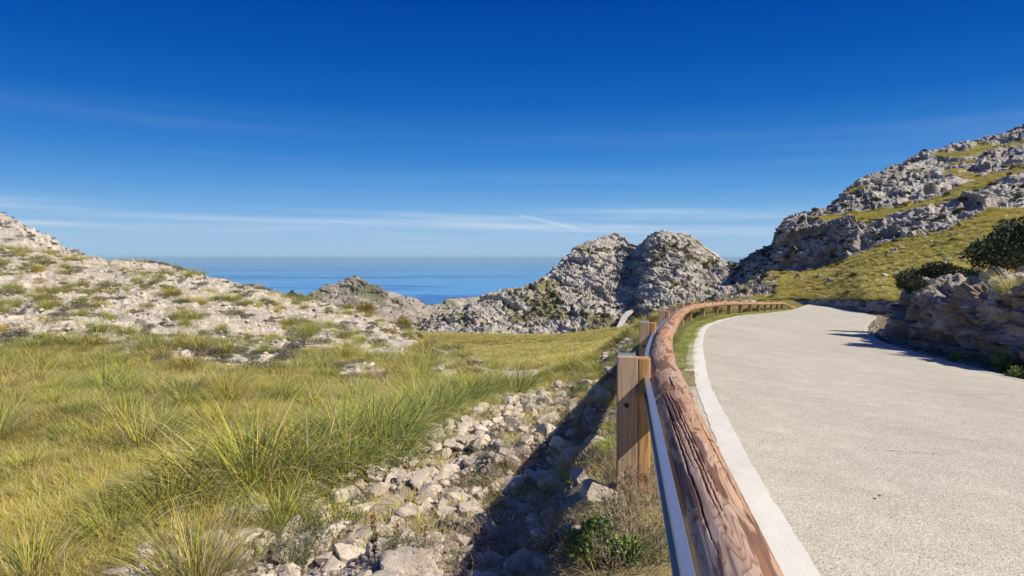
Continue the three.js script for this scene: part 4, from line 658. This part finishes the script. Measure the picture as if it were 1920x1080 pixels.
const crestAt = (px) => { let best = null, bv = 1e9; for (let d = 24; d < 46; d += 0.25) { const x = (px - 960) / FOCAL * d, y = groundY(x, d, false), v = (EYE - y) / d; if (v < bv) { bv = v; best = [x, y - 0.03, d]; } } return best; };
bush('spurge_bush', crestAt(684), 0.3, 1.0, yellowBush(701), 'round yellow brown bush on the spur, the left one of two', 'bush', 'round yellow bushes');
bush('spurge_bush', crestAt(757), 1.9, 0.95, yellowBush(702), 'round mustard yellow bush on the spur with a green bush beside it', 'bush', 'round yellow bushes');
bush('green_bush', crestAt(783), 0.9, 0.5, darkBush(703, 0.7, 1.1), 'small dark green bush half behind the right yellow bush', 'bush');
bush('crest_bush', crestAt(546), 0.2, 0.5, darkBush(704, 0.55, 1.3), 'tiny dark bush standing alone on the spur crest against the sea', 'bush');
const findOn = (surf, px, py, u0, u1, v0, v1) => { const o = {}; let best = null, bd = 1e9; for (let i = 0; i <= 70; i++) for (let j = 0; j <= 70; j++) { surf.place(mixn(u0, u1, i / 70), mixn(v0, v1, j / 70), o); if (o.p[2] < 3) continue; const a = 960 + o.p[0] / o.p[2] * FOCAL - px, b = 484 + (EYE - o.p[1]) / o.p[2] * FOCAL - py, e = a * a + b * b; if (e < bd) { bd = e; best = o.p.slice(); } } return best; };
const cutAt = (px, py) => { const p = findOn(cut, px, py, 0.3, 1, 0.3, 0.85); p[1] -= 0.2; return p; };
bush('juniper_bush', cutAt(1890, 474), 0.2, 1.3, leafBush(711, [[0, 0.3, 0, 0.75, 0.36, 0.5], [-0.6, 0.22, 0.1, 0.5, 0.28, 0.4], [0.65, 0.25, 0, 0.55, 0.3, 0.4], [0.15, 0.55, -0.1, 0.45, 0.28, 0.35]], 9000, 0.06, [[0.045, 0.065, 0.025], [0.06, 0.08, 0.03], [0.035, 0.05, 0.022], [0.075, 0.085, 0.04]]), 'large dark juniper bush on top of the outcrop at the right edge', 'bush');
bush('juniper_bush', cutAt(1770, 528), 2.9, 1.2, darkBush(712, 1.2, 0.8), 'spreading dark bush on the outcrop rim above the shaded rock face', 'bush');
bush('juniper_bush', cutAt(1705, 536), 1.2, 0.85, darkBush(713, 1.0, 0.75), 'low dark bush at the far end of the outcrop rim', 'bush');
bush('mastic_bush', cutAt(1748, 562), 0.5, 0.45, leafBush(714, [[0, 0.35, 0, 0.42, 0.36, 0.4], [0.2, 0.25, 0.1, 0.3, 0.25, 0.3]], 3000, 0.06, [[0.13, 0.19, 0.03], [0.17, 0.23, 0.04], [0.09, 0.14, 0.03]]), 'bright green leafy bush hanging over the shaded rock face', 'bush');
{ const p = cutAt(1895, 540); p[1] += 0.15; const g = mesh('rim_tussock', tuss[2], M.grass); g.position.set(p[0], p[1] - 0.03, -p[2]); g.scale.setScalar(1.15); tag(g, 'straw tipped grass tussock on the outcrop at the right edge', 'grass tussock');
  const r = rng(55), l = [[], []], o = {}; for (let k = 0; k < 1500; k++) { cut.place(0.25 + 0.6 * r(), 0.45 + 0.45 * r(), o); if (o.rock > 0.55 || r() > 0.55) continue; l[k % 2].push([o.p[0], o.p[1] - 0.02, o.p[2], 0.4 + 0.5 * r(), r() * 6.28, hue(r), 0, 0, 0.7]); }
  l.forEach((q, k) => instanced('outcrop_grass', sward[2 + k], M.grass, q, 'thin dry grass growing between the rocks of the outcrop', 'grass')); }
{ const fresh = leafBush(720, [[0, 0.2, 0, 0.2, 0.22, 0.2], [0.12, 0.12, 0.05, 0.16, 0.14, 0.16]], 520, 0.06, [[0.2, 0.27, 0.05], [0.15, 0.22, 0.04]]);
  for (const [px, py, s, label] of [[1868, 690, 0.95, 'light green weed at the foot of the shaded rock face'], [1893, 706, 0.55, 'small green weed at the road edge by the right frame edge'], [1782, 676, 0.6, 'faint green weed in the shade at the foot of the rock face']]) { let d = 10; for (let k = 0; k < 40; k++) { d = mixn(d, (roadFall(d) + 0.2) * FOCAL / (py - 484), 0.4); } const x = (px - 960) / FOCAL * d + 0.12; bush('roadside_weed', [x, roadY(x, d) - 0.05, d], s * 5, s, fresh, label, 'weed'); } }
// cushion plants on the pale rock
{
  const r = rng(1300), grey = [0, 1, 2].map((k) => leafBush(730 + k, [[0, 0.1, 0, 0.34, 0.14, 0.28], [0.2, 0.08, 0.1, 0.2, 0.1, 0.2]], 900, 0.035, [[[0.16, 0.16, 0.10], [0.12, 0.125, 0.075], [0.2, 0.19, 0.125]], [[0.15, 0.125, 0.105], [0.19, 0.16, 0.13], [0.11, 0.105, 0.075]], [[0.10, 0.115, 0.055], [0.13, 0.14, 0.06], [0.16, 0.15, 0.09]]][k])); let n = 0;
  for (let k = 0; k < 6000 && n < 170; k++) { const d = 15 + 26 * r(), x = mixn(-0.8 * d, -0.04 * d, r()), rk = rockAt(x, d); if (rk < 0.3 || fbm2(x * 0.4, d * 0.4, 3, 95) < -0.05 || !seen(x, groundY(x, d), d)) continue; n++; const m = bush('cushion_shrub', [x, groundY(x, d) - 0.02, d], r() * 6.28, 0.7 + 0.8 * r(), { crown: grey[k % 3].crown }, 'low grey green cushion shrub on the pale spur rock, one of many', 'shrub', 'cushion shrubs on the spur'); m.scale.y *= 0.8; }
  const specks = [[], [], []]; for (let k = 0; k < 5200; k++) { const d = 14 + 66 * Math.pow(r(), 1.3), x = mixn(-0.8 * d, -0.03 * d, r()), rk = rockAt(x, d); if (rk < 0.25 || r() > sst(-0.25, 0.35, fbm2(x * 0.35, d * 0.35, 3, 97))) continue; specks[k % 3].push([x, groundY(x, d) - 0.02, d, (0.3 + 0.5 * r()) * (d > 45 ? 1.7 : 1), r() * 6.28, 0.7 + 0.5 * r(), 0, 0, 0.8]); }
  specks.forEach((l, k) => instanced('rock_cushions', grey[k].crown, M.plant, l, 'small grey cushion plants dotted over the pale spur', 'plants'));
  const fl = leafBush(740, [[0, 0.16, 0, 0.3, 0.16, 0.3]], 700, 0.035, [[0.5, 0.36, 0.03], [0.4, 0.3, 0.03], [0.13, 0.15, 0.04]]);
  for (const [px, py, s, t] of [[205, 552, 1.1, 'yellow flowering shrub among tussocks on the upper left slope'], [75, 545, 0.9, 'yellow tinged low shrub on pale rock near the left edge'], [580, 775, 0.75, 'yellow flowered plant in the grass below the spur'], [635, 778, 0.6, 'small yellow flowered plant in the grass, right of a bigger one']]) bush('flowering_shrub', onGround(px, py), s * 7, s, fl, t, 'shrub');
}
{ // the big clumps nearest the camera
  const big = [tussockGeo(910, 620, 0.17, 0.78, 0.95, 1.0, 0.0065, [3, 2, 2, 3, 3, 3], 5), tussockGeo(911, 560, 0.2, 0.74, 0.75, 1.3, 0.006, [2, 5, 5, 1, 0.5, 0.3], 5), tussockGeo(912, 560, 0.2, 0.74, 0.8, 1.4, 0.006, [3, 5, 3, 1.4, 0.8, 0.3], 5)];
  [[372, 1105, 0, 0.85, 'big straggly tussock with many dry stalks at the bottom left of centre'], [525, 985, 2, 0.8, 'bright green tussock at the edge of the pale stones, left of a darker one'], [650, 905, 1, 0.95, 'largest dark green tussock overhanging the grass edge of the stones']].forEach(([px, py, k, s, t]) => { const p = onGround(px, py), m = mesh('grass_clump', big[k], M.grass); m.position.set(p[0], p[1], -p[2]); m.scale.setScalar(s); tag(m, t, 'grass tussock'); });
}
// the bank by the rail: heath, dry brush, fresh weeds, stalks
{
  const heath = [0, 1].map((k) => twigGeo(760 + k, 26, 0.3, 0.2, 0.006, [[0.2, 0.15, 0.11], [0.26, 0.2, 0.15]], [[0.09, 0.12, 0.035], [0.13, 0.16, 0.05], [0.07, 0.10, 0.035]], 5, 0.016)), dry = [0, 1, 2].map((k) => twigGeo(770 + k, 26, 0.24, 0.2, 0.004, [[0.30, 0.22, 0.16], [0.22, 0.16, 0.12], [0.38, 0.30, 0.22]], [[0.28, 0.2, 0.1], [0.2, 0.17, 0.07]], 1, 0.014)), fresh = [0, 1].map((k) => leafBush(780 + k, [[0, 0.12, 0, 0.17, 0.14, 0.17], [0.1, 0.1, 0.08, 0.13, 0.1, 0.13]], 900, 0.04, [[0.13, 0.22, 0.035], [0.18, 0.27, 0.05], [0.10, 0.17, 0.03]]));
  const one = (name, px, py, s, parts, label, cat) => bush(name, onGround(px, py), px * 0.7, s, parts, label, cat);
  one('heath_shrub', 620, 1010, 1.0, { twigs: heath[0] }, 'low dark green heath shrub between stones at the lower left of the bank', 'shrub'); one('heath_shrub', 570, 1060, 1.1, { twigs: heath[1] }, 'grey green heath shrub at the lowest edge left of the stones', 'shrub');
  one('heath_shrub', 715, 905, 0.85, { twigs: heath[0] }, 'rounded green heath shrub where the grass meets the stones', 'shrub'); one('heath_shrub', 678, 948, 0.6, { twigs: heath[1] }, 'small green heath shrub beside a pale block on the bank', 'shrub'); one('heath_shrub', 928, 826, 0.55, { twigs: heath[0] }, 'small dark heath patch in the middle of the stone run', 'shrub'); one('heath_shrub', 1000, 770, 0.9, { twigs: heath[1] }, 'olive heath shrub on the upper bank left of the shadow', 'shrub');
  one('dry_brush', 895, 918, 0.9, { twigs: dry[0] }, 'dry brown twiggy brush in the middle of the stones', 'shrub'); one('dry_brush', 800, 1060, 0.8, { twigs: dry[1] }, 'dry brush at the bottom edge right of the tall stalk', 'shrub'); one('dry_brush', 1100, 880, 1.0, { twigs: dry[1] }, 'dry purplish brush just left of the near post', 'shrub'); one('dry_brush', 1200, 1010, 1.15, { twigs: dry[2] }, 'dry grey brush under the guard rail at the bottom edge', 'shrub'); one('dry_brush', 1215, 935, 0.9, { twigs: dry[0] }, 'dry brush at the foot of the near post beside the steel channel', 'shrub'); one('dry_brush', 1150, 1060, 1.1, { twigs: dry[1] }, 'brown brush behind the fresh green weed at the bottom edge', 'shrub'); one('dry_brush', 780, 860, 0.55, { twigs: dry[2] }, 'pale dry brush at the grass edge above the stones', 'shrub'); one('dry_brush', 1060, 760, 0.9, { twigs: dry[0] }, 'reddish dry brush on the upper bank beside the shadow', 'shrub'); one('dry_brush', 960, 870, 0.7, { twigs: dry[2] }, 'dry twiggy brush at the left edge of the rail shadow', 'shrub');
  one('fresh_weed', 1095, 1050, 0.6, fresh[0], 'fresh green feathery weed at the bottom edge near the rail', 'weed'); one('fresh_weed', 1135, 1010, 0.45, fresh[1], 'fresh green weed in front of the pale block by the near post', 'weed'); one('fresh_weed', 1180, 1070, 0.45, fresh[0], 'green weed half under the guard rail at the bottom edge', 'weed'); one('fresh_weed', 1090, 745, 0.8, fresh[1], 'green leafy weed on the upper bank near the second post', 'weed');
  const stalk = (seed, h, knob) => { const r = rng(seed), s = new Soup(), q = [[0, -0.03, 0], [0.01, h * 0.35, 0.01], [0.03, h * 0.7, 0.0], [0.02, h, 0.02]]; for (const a of [0, 1.57]) s.ribbon(q, 0.009, [Math.cos(a), 0, Math.sin(a)], [0.17, 0.17, 0.06]); for (let k = 0; k < knob; k++) { const t = 0.25 + 0.75 * r(), y = h * t, a = r() * 6.28, l = 0.014 + 0.014 * r(), b = [0.02 * t, y, 0.01], c = t > 0.72 ? [0.42, 0.26, 0.14] : [0.24, 0.24, 0.10]; s.tri(b, [b[0] + Math.cos(a) * l, y + l * 0.6, b[2] + Math.sin(a) * l], [b[0] + Math.cos(a + 0.8) * l * 0.7, y + l * 0.9, b[2] + Math.sin(a + 0.8) * l * 0.7], vary(c, r, 0.5)); } return s.geo(); };
  one('thistle_stalk', 706, 1075, 0.9, { stem: stalk(1, 0.36, 150) }, 'tall knobbly brown topped stalk among stones at the bottom edge', 'plant'); one('thistle_stalk', 737, 1078, 0.85, { stem: stalk(2, 0.31, 90) }, 'thinner knobbly stalk just right of the tall one', 'plant'); one('thistle_stalk', 790, 1070, 0.8, { stem: stalk(3, 0.25, 70) }, 'short reddish stalk, the rightmost of three by the stones', 'plant');
  const dead = (pts) => { const s = new Soup(); for (const a of [[1, 0, 0], [0, 1, 0], [0, 0, 1]]) s.ribbon(pts, 0.009, a, [0.5, 0.39, 0.24]); return s.geo(); };
  one('dead_stick', 1000, 880, 1, { stick: dead([[-0.22, 0.05, 0], [0, 0.07, 0.01], [0.25, 0.1, 0]]) }, 'bare straw coloured stick lying on the stones left of the shadow', 'stick'); one('dead_stick', 1060, 835, 1, { stick: dead([[-0.06, 0.03, 0.05], [0, 0.1, 0], [0.08, 0.2, -0.1]]) }, 'pale stick leaning in the rail shadow on the bank', 'stick');
  // small fill on the bank: dry twigs, seedlings
  const r = rng(88), a = [[], [], []], b = [[], []], c = [[], []];
  for (let k = 0; k < 900; k++) { const d = 3 + 17 * Math.pow(r(), 1.3), x = railAt(d) - (0.12 + 1.5 * r() ** 1.2) * Math.hypot(1, slopeOf(roadLeft, d)), s = leftOfRail(x, d), y = groundY(x, d) - 0.01, q = r(); if (q < 0.36) a[k % 3].push([x, y, d, 0.3 + 0.5 * r(), r() * 6.28, 0.8 + 0.4 * r(), 0, 0, 0.8]); else if (q < 0.46) b[k % 2].push([x, y, d, 0.3 + 0.4 * r(), r() * 6.28, 1]); else if (q < 0.75 && s < 1.3) c[k % 2].push([x, y, d, 0.25 + 0.35 * r(), r() * 6.28, hue(r)]); }
  a.forEach((l, k) => instanced('bank_brush', dry[k], M.plant, l, 'small dry twiggy growth on the bank below the rail', 'brush')); b.forEach((l, k) => instanced('bank_heath', heath[k], M.plant, l, 'small heath growth on the bank below the rail', 'heath')); c.forEach((l, k) => instanced('bank_grass', sward[2 + k], M.grass, l, 'thin dry grass on the bank below the rail', 'grass'));
  // verge between the rail and the paving, and lush clumps behind the rail further on
  const v = [[], []], w = [[], []];
  for (let k = 0; k < 1500; k++) { const d = 5 + 62 * Math.pow(r(), 1.2), x = roadLeft(d) - 0.2 - (railGap(d) + 0.25) * r() * Math.hypot(1, slopeOf(roadLeft, d)); if (d < 8 && r() > 0.3) continue; v[k % 2].push([x, groundY(x, d) - 0.01, d, (d > 12 ? 0.5 : 0.3) + 0.3 * r(), r() * 6.28, [0.75, 0.95, 0.7], 0, 0, 0.9]); }
  for (let k = 0; k < 420; k++) { const d = 11 + 20 * r(), x = railAt(d) - (0.15 + 1.6 * r() * r()) * Math.hypot(1, slopeOf(roadLeft, d)); w[k % 2].push([x, groundY(x, d) - 0.02, d, 0.4 + 0.35 * r(), r() * 6.28, [0.8, 0.85, 0.7]]); }
  v.forEach((l, k) => instanced('verge_grass', sward[k], M.grass, l, 'green grass on the verge between rail and paving', 'grass')); w.forEach((l, k) => instanced('rail_grass', tuss[k ? 3 : 1], M.grass, l, 'long green grass behind the bend of the guard rail', 'grass'));
  for (const [px, py, s, t] of [[1332, 630, 0.55, 'small weed clump growing on the asphalt near the edge line'], [1311, 629, 0.25, 'tiny weed growing on the white edge line']]) { let d = 14; for (let k = 0; k < 40; k++) d = mixn(d, roadFall(d) * FOCAL / (py - 484), 0.4); const x = (px - 960) / FOCAL * d, m = mesh('asphalt_weed', sward[1], M.plant); m.position.set(x, roadY(x, d), -d); m.scale.set(s, s * 0.25, s); tag(m, t, 'weed'); }
}
// shrubs on the far rock
{
  const r = rng(2024), o = {}, far = [0, 1, 2].map((k) => leafBush(800 + k, [[0, 0.5, 0, 0.7, 0.55, 0.7], [0.4, 0.35, 0.2, 0.45, 0.4, 0.45], [-0.4, 0.35, -0.1, 0.45, 0.4, 0.45]], 420, 0.28, [[0.05, 0.065, 0.025], [0.075, 0.085, 0.03], [0.10, 0.105, 0.045]]).crown), a = [[], [], []], b = [[], [], []], c = [[], [], []];
  for (let k = 0; k < 2600; k++) { peaks.place(0.08 + 0.86 * r(), 0.02 + 0.66 * r(), o); if (r() > (o.rock < 0.5 ? 0.9 : 0.22)) continue; a[k % 3].push([o.p[0], o.p[1] - 0.1, o.p[2], 0.3 + 0.6 * r() ** 2, r() * 6.28, 1.1 + 0.9 * r(), 0, 0, 0.7]); }
  for (let k = 0; k < 1500; k++) { hill.place(0.05 + 0.85 * r(), (1 + 6.2 * r()) / 9, o); if (r() > (o.rock > 0.4 ? 0.5 : 0.12) || o.p[2] < 28) continue; b[k % 3].push([o.p[0], o.p[1] - 0.1, o.p[2], 0.3 + 0.5 * r() ** 2, r() * 6.28, 0.8 + 0.8 * r(), 0, 0, 0.7]); }
  for (let k = 0; k < 700; k++) { cape.place(r(), 0.15 + 0.68 * r(), o); c[k % 3].push([o.p[0], o.p[1] - 0.4, o.p[2], 1.2 + 2.0 * r() ** 2, r() * 6.28, 1.3 + 0.6 * r(), 0, 0, 1.0]); }
  a.forEach((l, k) => instanced('mountain_scrub', far[k], M.plant, l, 'dark scrub scattered over the twin peaked mountain', 'scrub')); b.forEach((l, k) => instanced('hillside_scrub', far[k], M.plant, l, 'dark scrub among the rocks of the right hillside', 'scrub')); c.forEach((l, k) => instanced('headland_scrub', far[k], M.plant, l, 'dark trees and scrub dotted over the headland', 'scrub'));
}
console.log('plants');

renderer.render(scene, camera);
